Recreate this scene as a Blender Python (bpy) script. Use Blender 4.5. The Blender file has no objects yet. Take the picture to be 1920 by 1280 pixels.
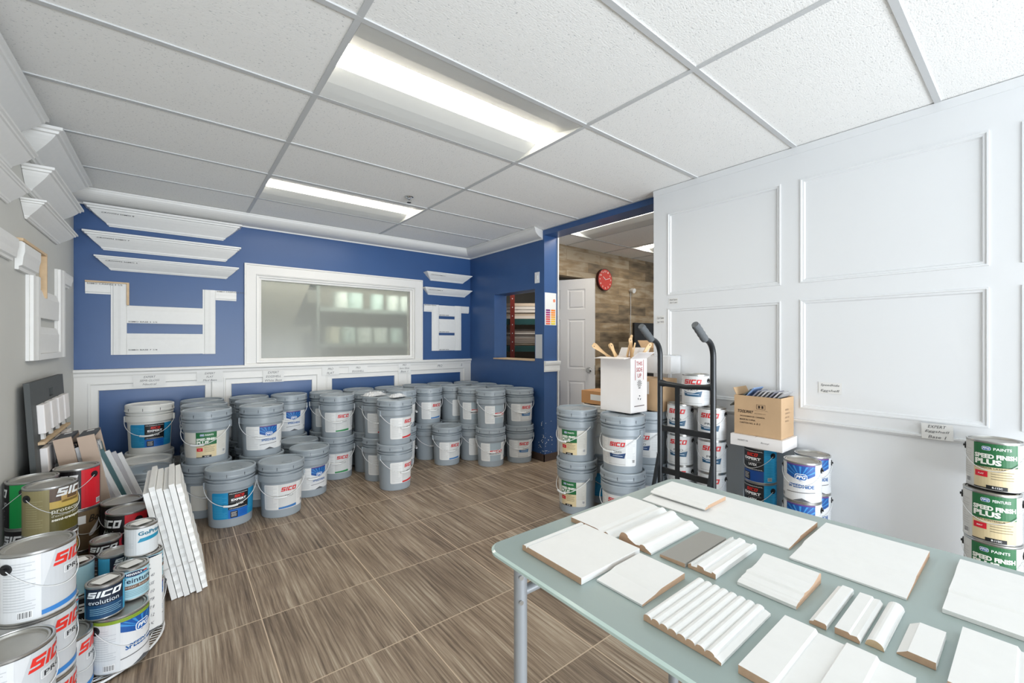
import bpy, bmesh, math, random
from mathutils import Vector, Matrix
random.seed(7)
S = bpy.context.scene
COL = S.collection
PI = math.pi
# ------------------------------------------------------------------ camera, world, light, exposure
YAW = 0.6735
cd = bpy.data.cameras.new('camera'); cam = bpy.data.objects.new('camera', cd); COL.objects.link(cam)
cd.sensor_width = 36.0; cd.lens = 794.0/1920*36.0; cd.clip_start = 0.02; cd.clip_end = 60
cd.shift_y = 0.5/1920
cam.location = (0, 0, 1.25); cam.rotation_euler = (PI/2, 0, -YAW)
S.camera = cam
W = bpy.data.worlds.new('world'); S.world = W; W.use_nodes = True
W.node_tree.nodes['Background'].inputs[0].default_value = (0.82, 0.91, 1.0, 1)
W.node_tree.nodes['Background'].inputs[1].default_value = 1.0
def area(name, loc, rot, sx, sy, power, color=(1, 1, 1)):
    l = bpy.data.lights.new(name, 'AREA'); l.shape = 'RECTANGLE'; l.size = sx; l.size_y = sy
    l.energy = power; l.color = color
    o = bpy.data.objects.new(name, l); COL.objects.link(o); o.location = loc; o.rotation_euler = rot
    return o
# daylight entering through the shop front behind the camera
area('shopfront_daylight', (0.7, -4.6, 0.50), (PI/2+0.36, 0, 0.12), 5.0, 1.8, 400, (0.88, 0.94, 1.0))
S.view_settings.view_transform = 'Standard'; S.view_settings.look = 'None'
S.view_settings.exposure = 0.35; S.view_settings.gamma = 1.0; S.view_settings.use_curve_mapping = False
LAMP = 15.0        # brightness of the ceiling light diffusers
S.cycles.max_bounces = 8; S.cycles.diffuse_bounces = 5; S.cycles.glossy_bounces = 3
S.cycles.transmission_bounces = 6; S.cycles.caustics_reflective = False; S.cycles.caustics_refractive = False

# ------------------------------------------------------------------ materials
def lin(c):
    c = c/255.0
    return c/12.92 if c <= 0.04045 else ((c+0.055)/1.055)**2.4
def rgb(c): return (lin(c[0]), lin(c[1]), lin(c[2]), 1.0)
MATS = {}
def mat(name, c, rough=0.5, metal=0.0, noise=0.0, nscale=30.0, bump=0.0, trans=0.0, emit=0.0, coat=0.0):
    if name in MATS: return MATS[name]
    m = bpy.data.materials.new(name); m.use_nodes = True; nt = m.node_tree; b = nt.nodes['Principled BSDF']
    b.inputs['Base Color'].default_value = rgb(c)
    b.inputs['Roughness'].default_value = rough; b.inputs['Metallic'].default_value = metal
    if trans: b.inputs['Transmission Weight'].default_value = trans
    if coat: b.inputs['Coat Weight'].default_value = coat
    if emit:
        b.inputs['Emission Color'].default_value = rgb(c); b.inputs['Emission Strength'].default_value = emit
    if noise or bump:
        tc = nt.nodes.new('ShaderNodeTexCoord'); n = nt.nodes.new('ShaderNodeTexNoise')
        n.inputs['Scale'].default_value = nscale; n.inputs['Detail'].default_value = 4
        nt.links.new(tc.outputs['Object'], n.inputs['Vector'])
        if noise:
            r = nt.nodes.new('ShaderNodeMapRange'); r.inputs['From Min'].default_value = 0.3; r.inputs['From Max'].default_value = 0.7
            r.inputs['To Min'].default_value = 1-noise; r.inputs['To Max'].default_value = 1+noise
            nt.links.new(n.outputs['Fac'], r.inputs['Value'])
            mx = nt.nodes.new('ShaderNodeVectorMath'); mx.operation = 'SCALE'
            mx.inputs[0].default_value = rgb(c)[:3]; nt.links.new(r.outputs['Result'], mx.inputs['Scale'])
            nt.links.new(mx.outputs['Vector'], b.inputs['Base Color'])
        if bump:
            bp = nt.nodes.new('ShaderNodeBump'); bp.inputs['Strength'].default_value = bump; bp.inputs['Distance'].default_value = 0.01
            nt.links.new(n.outputs['Fac'], bp.inputs['Height']); nt.links.new(bp.outputs['Normal'], b.inputs['Normal'])
    MATS[name] = m
    return m
def flat(c, rough=0.45):
    return mat('ink_%d_%d_%d' % tuple(c), c, rough)

white_paint = mat('white_trim_paint', (226, 225, 222), 0.42, bump=0.03, nscale=14)
white_wall = mat('white_wall_paint', (224, 226, 228), 0.5, bump=0.02, nscale=20)
grey_wall = mat('grey_wall_paint', (202, 202, 197), 0.6, noise=0.02, nscale=3)
blue_wall = mat('blue_wall_paint', (50, 84, 134), 0.36, noise=0.03, nscale=4, bump=0.02)
tile_white = None
sample_white = mat('sample_primer', (232, 232, 230), 0.5, noise=0.012, nscale=40)
mdf = mat('raw_mdf', (200, 166, 138), 0.8, noise=0.05, nscale=120)
wood_raw = mat('raw_pine', (214, 186, 150), 0.7, noise=0.08, nscale=25)
pail_grey = mat('grey_plastic', (152, 161, 168), 0.30, noise=0.015, nscale=20)
pail_white = mat('white_plastic', (222, 222, 218), 0.38)
dark_slot = mat('dark_slot', (50, 54, 60), 0.6)
wire = mat('white_coated_wire', (225, 227, 228), 0.3)
steel = mat('tin_steel', (190, 190, 188), 0.28, metal=0.9, noise=0.05, nscale=8)
lid_steel = mat('tin_lid', (176, 174, 168), 0.42, metal=0.65, noise=0.06, nscale=12)
black_plastic = mat('black_plastic', (26, 27, 30), 0.4)
table_steel = mat('silver_powder_coat', (168, 173, 178), 0.35, metal=0.35)
truck_steel = mat('black_powder_coat', (44, 47, 50), 0.32, metal=0.3)
grip_rubber = mat('grey_rubber', (98, 102, 105), 0.7, bump=0.3, nscale=120)
cardboard = mat('cardboard', (196, 164, 128), 0.75, noise=0.04, nscale=10)
box_white = mat('white_board', (242, 238, 236), 0.6, noise=0.01, nscale=10)
brown_base = mat('brown_vinyl', (76, 60, 52), 0.5)
ceiling_dark = mat('plenum', (90, 90, 90), 0.9)

def ceiling_tile_mat():
    m = bpy.data.materials.new('mineral_ceiling_tile'); m.use_nodes = True; nt = m.node_tree; N = nt.nodes; L = nt.links
    b = N['Principled BSDF']; b.inputs['Roughness'].default_value = 0.9
    tc = N.new('ShaderNodeTexCoord')
    mp = N.new('ShaderNodeMapping'); mp.inputs['Scale'].default_value = (1.0, 1.9, 1.0)
    L.new(tc.outputs['Object'], mp.inputs['Vector'])
    n = N.new('ShaderNodeTexNoise'); n.inputs['Scale'].default_value = 95; n.inputs['Detail'].default_value = 3
    L.new(mp.outputs['Vector'], n.inputs['Vector'])
    cr = N.new('ShaderNodeValToRGB'); cr.color_ramp.elements[0].position = 0.30; cr.color_ramp.elements[1].position = 0.36
    cr.color_ramp.elements[0].color = rgb((188, 190, 192)); cr.color_ramp.elements[1].color = rgb((244, 244, 242))
    L.new(n.outputs['Fac'], cr.inputs['Fac']); L.new(cr.outputs['Color'], b.inputs['Base Color'])
    bp = N.new('ShaderNodeBump'); bp.inputs['Strength'].default_value = 0.3; bp.inputs['Distance'].default_value = 0.004
    L.new(n.outputs['Fac'], bp.inputs['Height']); L.new(bp.outputs['Normal'], b.inputs['Normal'])
    return m
tile_white = ceiling_tile_mat()
grid_white = mat('ceiling_grid_paint', (196, 198, 199), 0.45)

TX0, TY0, TW, TL = 0.309, 3.770, 0.5165, 0.5240
def floor_mat():
    m = bpy.data.materials.new('wood_look_tile'); m.use_nodes = True; nt = m.node_tree; N = nt.nodes; L = nt.links
    b = N['Principled BSDF']
    tc = N.new('ShaderNodeTexCoord'); sx = N.new('ShaderNodeSeparateXYZ'); L.new(tc.outputs['Object'], sx.inputs[0])
    def M(op, a, c=None, d=None):
        n = N.new('ShaderNodeMath'); n.operation = op
        for i, v in enumerate((a, c, d)):
            if v is None: continue
            if isinstance(v, (int, float)): n.inputs[i].default_value = v
            else: L.new(v, n.inputs[i])
        return n.outputs[0]
    u = M('DIVIDE', M('SUBTRACT', sx.outputs[0], TX0), TW); v = M('DIVIDE', M('SUBTRACT', sx.outputs[1], TY0), TL)
    fu = M('FLOOR', u); fv = M('FLOOR', v)
    du = M('ABSOLUTE', M('SUBTRACT', M('FRACT', M('ADD', u, 0.5)), 0.5)); dv = M('ABSOLUTE', M('SUBTRACT', M('FRACT', M('ADD', v, 0.5)), 0.5))
    gr = M('LESS_THAN', M('MINIMUM', du, dv), 0.0045)
    cmb = N.new('ShaderNodeCombineXYZ'); L.new(fu, cmb.inputs[0]); L.new(fv, cmb.inputs[1])
    wn = N.new('ShaderNodeTexWhiteNoise'); wn.noise_dimensions = '2D'; L.new(cmb.outputs[0], wn.inputs['Vector'])
    # streaks along Y, shifted per tile
    off = M('MULTIPLY', wn.outputs['Value'], 37.0)
    v1 = N.new('ShaderNodeCombineXYZ')
    warp = N.new('ShaderNodeTexNoise'); warp.inputs['Scale'].default_value = 2.5; L.new(tc.outputs['Object'], warp.inputs['Vector'])
    wx = M('ADD', sx.outputs[0], M('MULTIPLY', warp.outputs['Fac'], 0.018))
    L.new(M('ADD', M('MULTIPLY', wx, 78.0), off), v1.inputs[0]); L.new(M('ADD', M('MULTIPLY', sx.outputs[1], 1.9), off), v1.inputs[1])
    n1 = N.new('ShaderNodeTexNoise'); n1.inputs['Scale'].default_value = 1.0; n1.inputs['Detail'].default_value = 6; n1.inputs['Roughness'].default_value = 0.7
    L.new(v1.outputs[0], n1.inputs['Vector'])
    v2 = N.new('ShaderNodeCombineXYZ')
    L.new(M('ADD', M('MULTIPLY', sx.outputs[0], 5.0), off), v2.inputs[0]); L.new(M('ADD', M('MULTIPLY', sx.outputs[1], 1.4), off), v2.inputs[1])
    n2 = N.new('ShaderNodeTexNoise'); n2.inputs['Scale'].default_value = 1.0; n2.inputs['Detail'].default_value = 3
    L.new(v2.outputs[0], n2.inputs['Vector'])
    f = M('ADD', M('MULTIPLY', n1.outputs['Fac'], 0.74), M('MULTIPLY', n2.outputs['Fac'], 0.26))
    cr = N.new('ShaderNodeValToRGB'); e = cr.color_ramp.elements
    e[0].position = 0.36; e[0].color = rgb((80, 65, 52)); e[1].position = 0.655; e[1].color = rgb((188, 176, 157))
    for p, c in ((0.435, (114, 97, 80)), (0.50, (139, 121, 102)), (0.565, (160, 143, 123))):
        k = e.new(p); k.color = rgb(c)
    L.new(f, cr.inputs['Fac'])
    hs = N.new('ShaderNodeHueSaturation'); hs.inputs['Saturation'].default_value = 1.0
    L.new(M('ADD', 0.88, M('MULTIPLY', wn.outputs['Value'], 0.2)), hs.inputs['Value']); L.new(cr.outputs['Color'], hs.inputs['Color'])
    mx = N.new('ShaderNodeMix'); mx.data_type = 'RGBA'; L.new(gr, mx.inputs['Factor']); L.new(hs.outputs['Color'], mx.inputs[6])
    mx.inputs[7].default_value = rgb((200, 180, 156)); L.new(mx.outputs[2], b.inputs['Base Color'])
    b.inputs['Roughness'].default_value = 0.42
    bp = N.new('ShaderNodeBump'); bp.inputs['Strength'].default_value = 0.25; bp.inputs['Distance'].default_value = 0.003
    L.new(M('SUBTRACT', n1.outputs['Fac'], gr), bp.inputs['Height']); L.new(bp.outputs['Normal'], b.inputs['Normal'])
    return m
floor_m = floor_mat()
def plank_mat():
    m = bpy.data.materials.new('reclaimed_wood_planks'); m.use_nodes = True; nt = m.node_tree; N = nt.nodes; L = nt.links
    b = N['Principled BSDF']; b.inputs['Roughness'].default_value = 0.6
    tc = N.new('ShaderNodeTexCoord'); mp = N.new('ShaderNodeMapping'); mp.inputs['Rotation'].default_value = (PI/2, 0, 0)
    L.new(tc.outputs['Object'], mp.inputs['Vector'])
    br = N.new('ShaderNodeTexBrick'); br.offset = 0.37; br.inputs['Scale'].default_value = 1.0
    br.inputs['Brick Width'].default_value = 0.62; br.inputs['Row Height'].default_value = 0.125
    br.inputs['Mortar Size'].default_value = 0.002; br.inputs['Color1'].default_value = (0, 0, 0, 1); br.inputs['Color2'].default_value = (1, 1, 1, 1)
    br.inputs['Mortar'].default_value = (0.2, 0.2, 0.2, 1); L.new(mp.outputs['Vector'], br.inputs['Vector'])
    m2 = N.new('ShaderNodeMapping'); m2.inputs['Scale'].default_value = (2.6, 2.6, 11.0); L.new(tc.outputs['Object'], m2.inputs['Vector'])
    n = N.new('ShaderNodeTexNoise'); n.inputs['Scale'].default_value = 1.5; n.inputs['Detail'].default_value = 6; L.new(m2.outputs['Vector'], n.inputs['Vector'])
    ad = N.new('ShaderNodeMath'); ad.operation = 'MULTIPLY_ADD'; L.new(br.outputs['Color'], ad.inputs[0]); ad.inputs[1].default_value = 0.5; L.new(n.outputs['Fac'], ad.inputs[2])
    cr = N.new('ShaderNodeValToRGB'); e = cr.color_ramp.elements
    e[0].position = 0.36; e[0].color = rgb((84, 72, 58)); e[1].position = 0.95; e[1].color = rgb((176, 160, 136))
    k = e.new(0.6); k.color = rgb((128, 112, 90)); k = e.new(0.78); k.color = rgb((152, 130, 100))
    L.new(ad.outputs[0], cr.inputs['Fac']); L.new(cr.outputs['Color'], b.inputs['Base Color'])
    return m
planks_m = plank_mat()

# ------------------------------------------------------------------ mesh builder
class MB:
    def __init__(s): s.v = []; s.f = []; s.m = []; s.sm = []; s.mats = []
    def mi(s, m):
        if m not in s.mats: s.mats.append(m)
        return s.mats.index(m)
    def add(s, vs, fs, m, smooth=False):
        o = len(s.v); k = s.mi(m); s.v += [tuple(p) for p in vs]
        for f in fs: s.f.append([i+o for i in f]); s.m.append(k); s.sm.append(smooth)
        return s
    def box(s, x0, x1, y0, y1, z0, z1, m):
        vs = [(x, y, z) for x in (x0, x1) for y in (y0, y1) for z in (z0, z1)]
        return s.add(vs, [(0, 1, 3, 2), (4, 6, 7, 5), (0, 4, 5, 1), (2, 3, 7, 6), (0, 2, 6, 4), (1, 5, 7, 3)], m)
    def obox(s, c, ax, ay, az, m):           # oriented box: centre and three half-vectors
        c, ax, ay, az = map(Vector, (c, ax, ay, az))
        vs = [c+ax*i+ay*j+az*k for i in (-1, 1) for j in (-1, 1) for k in (-1, 1)]
        return s.add(vs, [(0, 1, 3, 2), (4, 6, 7, 5), (0, 4, 5, 1), (2, 3, 7, 6), (0, 2, 6, 4), (1, 5, 7, 3)], m)
    def quad(s, a, b, c, d, m): return s.add([a, b, c, d], [(0, 1, 2, 3)], m)
    def lathe(s, prof, m, n=36, cx=0, cy=0, cap0=True, cap1=True):
        for (r0, z0), (r1, z1) in zip(prof, prof[1:]):
            vs = []; fs = []
            for i in range(n):
                a = 2*PI*i/n; c, q = math.cos(a), math.sin(a)
                vs += [(cx+r0*c, cy+r0*q, z0), (cx+r1*c, cy+r1*q, z1)]
            for i in range(n):
                j = (i+1) % n; fs.append((2*i, 2*j, 2*j+1, 2*i+1))
            s.add(vs, fs, m, True)
        for on, (r, z), fl in ((cap0, prof[0], True), (cap1, prof[-1], False)):
            if on and r > 1e-6:
                vs = [(cx+r*math.cos(2*PI*i/n), cy+r*math.sin(2*PI*i/n), z) for i in range(n)]
                s.add(vs, [tuple(range(n))[::-1] if fl else tuple(range(n))], m)
        return s
    def tube(s, path, r, m, n=8, closed=False):
        P = [Vector(p) for p in path]; rings = []; up = None
        K = len(P)
        for i, p in enumerate(P):
            if closed: t = P[(i+1) % K]-P[i-1]
            else: t = P[min(i+1, K-1)]-P[max(i-1, 0)]
            if t.length < 1e-9: t = Vector((0, 0, 1))
            t.normalize()
            if up is None: up = Vector((0, 0, 1)) if abs(t.z) < 0.9 else Vector((1, 0, 0))
            a = up-t*up.dot(t)
            if a.length < 1e-4: a = t.orthogonal()
            a.normalize(); b = t.cross(a); up = a
            rr = r[i] if isinstance(r, (list, tuple)) else r
            rings.append([p+(a*math.cos(2*PI*k/n)+b*math.sin(2*PI*k/n))*rr for k in range(n)])
        vs = [q for g in rings for q in g]; fs = []
        for i in range(K if closed else K-1):
            o, o2 = i*n, ((i+1) % K)*n
            for k in range(n): fs.append((o+k, o+(k+1) % n, o2+(k+1) % n, o2+k))
        s.add(vs, fs, m, True)
        if not closed:
            s.add(rings[0], [tuple(range(n))[::-1]], m); s.add(rings[-1], [tuple(range(n))], m)
        return s
    def prism(s, poly, f0, f1, m, mend=None):   # poly: 2D points; f0/f1 map a point to the two end faces
        n = len(poly); a = [f0(*p) for p in poly]; b = [f1(*p) for p in poly]
        for i in range(n):
            j = (i+1) % n
            s.add([a[i], a[j], b[j], b[i]], [(0, 1, 2, 3)], m)
        s.add(a, [tuple(range(n))[::-1]], mend or m); s.add(b, [tuple(range(n))], mend or m)
        return s
    def mesh(s, name):
        me = bpy.data.meshes.new(name); me.from_pydata([tuple(p) for p in s.v], [], s.f)
        for m in s.mats: me.materials.append(m)
        me.polygons.foreach_set('material_index', s.m); me.polygons.foreach_set('use_smooth', s.sm)
        me.update(); return me
    def fixn(s, name):
        me = s.mesh(name); bm = bmesh.new(); bm.from_mesh(me); bmesh.ops.recalc_face_normals(bm, faces=bm.faces); bm.to_mesh(me); bm.free(); return me

def inst(name, me, parent=None, loc=(0, 0, 0), rz=0, label=None, cat=None, group=None, kind=None, bevel=0):
    o = bpy.data.objects.new(name, me); COL.objects.link(o); o.location = loc; o.rotation_euler = (0, 0, rz)
    if parent: o.parent = parent
    if label: o['label'] = label
    if cat: o['category'] = cat
    if group: o['group'] = group
    if kind: o['kind'] = kind
    if bevel:
        b = o.modifiers.new('bevel', 'BEVEL'); b.width = bevel; b.segments = 2; b.limit_method = 'ANGLE'; b.angle_limit = 0.6
    return o
def thing(name, label, cat, loc=(0, 0, 0), rz=0, group=None):
    return inst(name, None, None, loc, rz, label, cat, group)
def struct(name, mb, **k):
    return inst(name, mb.fixn(name), kind='structure', **k)

# ------------------------------------------------------------------ lettering and label canvas
_TC = {}
def text_mesh(t, bold):
    if (t, bold) in _TC: return _TC[(t, bold)]
    cu = bpy.data.curves.new('lettering', 'FONT'); cu.body = t; cu.size = 1.0; cu.resolution_u = 2; cu.offset = bold
    ob = bpy.data.objects.new('lettering', cu); COL.objects.link(ob)
    me = bpy.data.meshes.new_from_object(ob)
    vs = [(v.co.x, v.co.y) for v in me.vertices]; fs = [tuple(p.vertices) for p in me.polygons]
    bpy.data.objects.remove(ob); bpy.data.curves.remove(cu); bpy.data.meshes.remove(me)
    _TC[(t, bold)] = (vs, fs)
    return vs, fs
class Canvas:
    LO = 0.00055
    def __init__(s): s.mb = MB()
    def poly(s, pts, c, l=1): s.mb.add([(x, y, l*s.LO) for x, y in pts], [tuple(range(len(pts)))], flat(c)); return s
    def rect(s, a, b, z0, z1, c, l=1, rad=0):
        if rad:
            pts = []
            for cx, cy, st in ((b-rad, z0+rad, -90), (b-rad, z1-rad, 0), (a+rad, z1-rad, 90), (a+rad, z0+rad, 180)):
                for k in range(5):
                    an = math.radians(st+k*22.5); pts.append((cx+rad*math.cos(an), cy+rad*math.sin(an)))
            return s.poly(pts, c, l)
        return s.poly([(a, z0), (b, z0), (b, z1), (a, z1)], c, l)
    def text(s, t, a, b, z0, z1, c, l=3, bold=0.02, shear=0.0):
        vs, fs = text_mesh(t, bold)
        if not vs: return s
        P = [(x+shear*y, y) for x, y in vs]
        x0 = min(p[0] for p in P); x1 = max(p[0] for p in P); y0 = min(p[1] for p in P); y1 = max(p[1] for p in P)
        s.mb.add([(a+(x-x0)/(x1-x0)*(b-a), z0+(y-y0)/(y1-y0)*(z1-z0), l*s.LO) for x, y in P], fs, flat(c)); return s
    def sico(s, a, b, z0, z1, c, l=3, shear=0.28):
        w = 3.85; h = 1.0
        R = []
        t, q = 0.24, 0.30
        def add(x, y0, y1, x1): R.append((x, x1, y0, y1))
        add(0, 1-t, 1, 1); add(0, .5-t/2, 1-t, q); add(0, .5-t/2, .5+t/2, 1); add(1-q, t, .5+t/2, 1); add(0, 0, t, 1)
        add(1.15, 0, 1, 1.15+q)
        x = 1.15+q+.15
        add(x, 1-t, 1, x+1); add(x, t, 1-t, x+q); add(x, 0, t, x+1)
        x += 1.15
        add(x, 1-t, 1, x+1); add(x, 0, t, x+1); add(x, t, 1-t, x+q); add(x+1-q, t, 1-t, x+1)
        W0 = x+1+shear
        for xa, xb, ya, yb in R:
            s.poly([(a+(X+shear*Y)/W0*(b-a), z0+Y*(z1-z0)) for X, Y in ((xa, ya), (xb, ya), (xb, yb), (xa, yb))], c, l)
        return s
    def lines(s, a, b, z0, z1, n, c, l=2, seed=1):
        R = random.Random(seed); h = (z1-z0)/n
        for i in range(n):
            e = b-(b-a)*R.choice((0, 0.02, 0.1, 0.3)); z = z0+(i+0.35)*h
            s.rect(a, e, z, z+h*0.32, c, l)
        return s
    def bars(s, a, b, z0, z1, l=2):
        s.rect(a, b, z0, z1, (240, 240, 240), l); n = 9; w = (b-a)/(n*2+1)
        for i in range(n): s.rect(a+w*(1+2*i), a+w*(1+2*i)+w*(0.6+0.5*(i % 2)), z0+(z1-z0)*.12, z1-(z1-z0)*.1, (60, 60, 60), l+1)
        return s
    def badge(s, cx, cz, w, l=3):
        h = w*0.62
        s.rect(cx-w/2, cx+w/2, cz-h/2, cz+h/2, (238, 242, 246), l, rad=h*.36)
        s.rect(cx-w/2+h*.09, cx+w/2-h*.09, cz-h*.41, cz+h*.41, (30, 96, 170), l+1, rad=h*.3)
        s.text('PPG', cx-w*.38, cx+w*.38, cz-h*.25, cz+h*.27, (246, 248, 250), l+2, 0.03, 0.2); return s
    def wrap(s, name, rfun, step=0.012):
        me = s.mb.mesh(name); bm = bmesh.new(); bm.from_mesh(me)
        xs = [v.co.x for v in bm.verts]; lo, hi = min(xs), max(xs)
        k = math.ceil(lo/step)
        while k*step < hi:
            bmesh.ops.bisect_plane(bm, geom=bm.verts[:]+bm.edges[:]+bm.faces[:], plane_co=(k*step, 0, 0), plane_no=(1, 0, 0), dist=1e-6); k += 1
        for v in bm.verts:
            r0 = rfun(0.15); r = rfun(v.co.y)+0.0006+v.co.z; a = v.co.x/r0
            v.co = Vector((r*math.cos(a), r*math.sin(a), v.co.y))
        bm.to_mesh(me); bm.free(); me.update(); return me
    def place(s, name, org, ex, ey, ez):        # flat lettering on a plane (ex right, ey up, ez outwards)
        org, ex, ey, ez = map(Vector, (org, ex, ey, ez)); me = s.mb.mesh(name)
        for v in me.vertices: v.co = org+ex*v.co.x+ey*v.co.y+ez*v.co.z
        me.update(); return me

RED = (206, 38, 44); NAVY = (28, 44, 84); INK = (40, 42, 48); PALE = (186, 188, 190)
LW = (228, 229, 228)
def d_pro(L, a, b, z0, z1, strip=None, trap=None, gap=1.0):
    W, H = b-a, z1-z0
    L.rect(a, b, z0, z1, (212, 213, 212), 1)
    L.sico(a+W*.12, b-W*.02, z0+H*.72, z0+H*.88, RED)
    L.text('PRO', a+W*.34, a+W*.78, z0+H*.49, z0+H*.56, INK, 3, 0.0)
    if strip:
        L.poly([(a, z0+H*.02), (b, z0+H*.04), (b, z0+H*.14), (a, z0+H*.09)], strip, 2)
    if trap:
        L.poly([(a+W*.1, z0+H*.48), (a+W*.3, z0+H*.43), (a+W*.6, z0+H*.43), (b, z0+H*.49), (b-W*.07, z0+H*.29), (a+W*.14, z0+H*.31)], trap, 2)
        L.lines(a+W*.3, b-W*.15, z0+H*.34, z0+H*.40, 1, (210, 220, 230), 3)
        L.lines(a+W*.05, b, z0+H*.05, z0+H*.08, 1, (150, 150, 150), 2)
def d_maint(L, a, b, z0, z1):
    W, H = b-a, z1-z0
    L.rect(a, b, z0, z1, (162, 176, 184), 1)
    L.rect(a, b, z0+H*.34, z0+H*.62, LW, 2)
    L.sico(a-W*.04, b+W*.1, z0+H*.47, z0+H*.61, RED, 3)
    L.text('Maintenance', a-W*.04, b+W*.08, z0+H*.39, z0+H*.45, INK, 3, 0.02)
def d_sfp(L, a, b, z0, z1, top='PAINTS', tag='FLAT'):
    W, H = b-a, z1-z0
    L.rect(a, b, z0, z1, (218, 200, 160), 1)
    L.rect(a, b, z0+H*.50, z1, (34, 104, 60), 2)
    L.poly([(a, z0+H*.47), (b, z0+H*.50), (b, z0+H*.51), (a, z0+H*.51)], (34, 104, 60), 2)
    L.badge(a+W*.3, z0+H*.89, W*.2)
    L.text(top, a+W*.45, a+W*.84, z0+H*.86, z0+H*.92, (235, 240, 235), 3, 0.02)
    L.text('SPEED FINISH', a+W*.03, b-W*.03, z0+H*.67, z0+H*.77, (238, 240, 232), 3, 0.05)
    L.text('PLUS', a+W*.04, a+W*.62, z0+H*.53, z0+H*.655, (238, 240, 232), 3, 0.05)
    L.rect(a+W*.04, a+W*.33, z0+H*.25, z0+H*.38, (214, 32, 52), 3); L.text(tag, a+W*.12, a+W*.25, z0+H*.30, z0+H*.33, (250, 240, 240), 4)
    L.text('INTERIOR LATEX' if top == 'PAINTS' else "LATEX D'INTERIEUR", a+W*.03, a+W*.72, z0+H*.44, z0+H*.475, (70, 64, 50), 3, 0.01)
    L.lines(a+W*.4, b-W*.1, z0+H*.2, z0+H*.42, 4, (150, 138, 110), 2)
    L.rect(a+W*.3, a+W*.75, z0, z0+H*.08, (24, 26, 28), 3); L.text('8-112C', a+W*.42, a+W*.64, z0+H*.02, z0+H*.06, (240, 240, 240), 4, 0.03)
    L.rect(a, a+W*.3, z0, z0+H*.02, (24, 26, 28), 3)
def d_hide(L, a, b, z0, z1, band=(96, 60, 130), cut=.62):
    W, H = b-a, z1-z0
    L.rect(a, b, z0, z1, (222, 223, 224), 1)
    B0 = (22, 82, 156)
    L.poly([(a, z0+H*.97), (a, z0+H*(cut+.06)), (a+W*.5, z0+H*(cut-.07)), (b, z0+H*(cut+.1)), (b, z0+H*.99)], B0, 2)
    for k in range(9):
        an = math.radians(20+k*17.5); r = W*.75; c0 = (a+W*.5, z0+H*(cut+.02))
        p = lambda A, q: (min(max(c0[0]+math.cos(A)*q, a), b), min(c0[1]+math.sin(A)*q, z0+H*.95))
        L.poly([c0, p(an-.05, r), p(an+.05, r)], (60, 140, 205), 3)
    L.rect(a, b, z0+H*.965, z1, band, 4)
    L.badge(a+W*.52, z0+H*(cut+.04), W*.4, 4)
    L.text('SPEEDHIDE', a+W*.1, b-W*.04, z0+H*.36, z0+H*.46, (24, 92, 158), 3, 0.03)
    L.poly([(a, z0+H*.2), (b, z0+H*.25), (b, z0+H*.27), (a, z0+H*.22)], (110, 110, 112), 2)
    L.poly([(a+W*.25, z0), (a+W*.55, z0+H*.09), (a+W*.85, z0)], (90, 92, 96), 2)
def d_expert(L, a, b, z0, z1, low=(24, 104, 190)):
    W, H = b-a, z1-z0
    L.rect(a, b, z0, z1, low, 1)
    L.rect(a, b, z0+H*.34, z1, (22, 22, 26), 2)
    L.text('PROFESSIONAL', a+W*.06, b-W*.04, z0+H*.92, z0+H*.95, (225, 225, 225), 3, 0.02)
    L.sico(a+W*.28, b-W*.22, z0+H*.78, z0+H*.88, (226, 50, 44), 3)
    L.text('EXPERT', a+W*.14, b-W*.12, z0+H*.66, z0+H*.745, (245, 245, 245), 3, 0.05)
    L.rect(a+W*.1, b-W*.1, z0+H*.615, z0+H*.62, (200, 200, 200), 3)
    L.text('LATEX', a+W*.38, b-W*.26, z0+H*.49, z0+H*.57, (245, 245, 245), 3, 0.03)
    L.text('PROFESSIONAL', a+W*.06, b-W*.04, z0+H*.36, z0+H*.39, (225, 225, 225), 3, 0.02)
    L.rect(a+W*.1, a+W*.45, z0+H*.03, z0+H*.27, (20, 22, 28), 2)
    L.lines(a+W*.14, a+W*.4, z0+H*.06, z0+H*.25, 4, (225, 225, 225), 3)
    L.lines(a+W*.52, b-W*.06, z0+H*.08, z0+H*.28, 4, (14, 78, 160), 2)

# ------------------------------------------------------------------ five-gallon pails
def pail_r(z): return 0.1285+0.0095*min(max(z/0.25, 0), 1)
_c = {}
def cache(k, fn):
    if k not in _c: _c[k] = fn()
    return _c[k]
def pail_body(m):
    def f():
        b = MB()
        b.lathe([(.1265, 0), (.1285, .004), (.1378, .250), (.1440, .2515), (.1468, .254), (.1478, .260), (.1482, .296), (.1465, .3005), (.1375, .302), (.1365, .3085),
                 (.1470, .3100), (.1490, .3125), (.1490, .3195), (.1470, .3215), (.1370, .323), (.1370, .350)], m, 40, cap1=False)
        for sgn in (-1, 1):     # bosses that hold the wire
            a = math.radians(-20)+sgn*PI/2
            c = Vector((math.cos(a), math.sin(a), 0)); t = Vector((-math.sin(a), math.cos(a), 0))
            b.obox(c*.150+Vector((0, 0, .272)), c*.006, t*.015, (0, 0, .022), m)
        return b.mesh('pail_body')
    return cache(('body', m.name), f)
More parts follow.
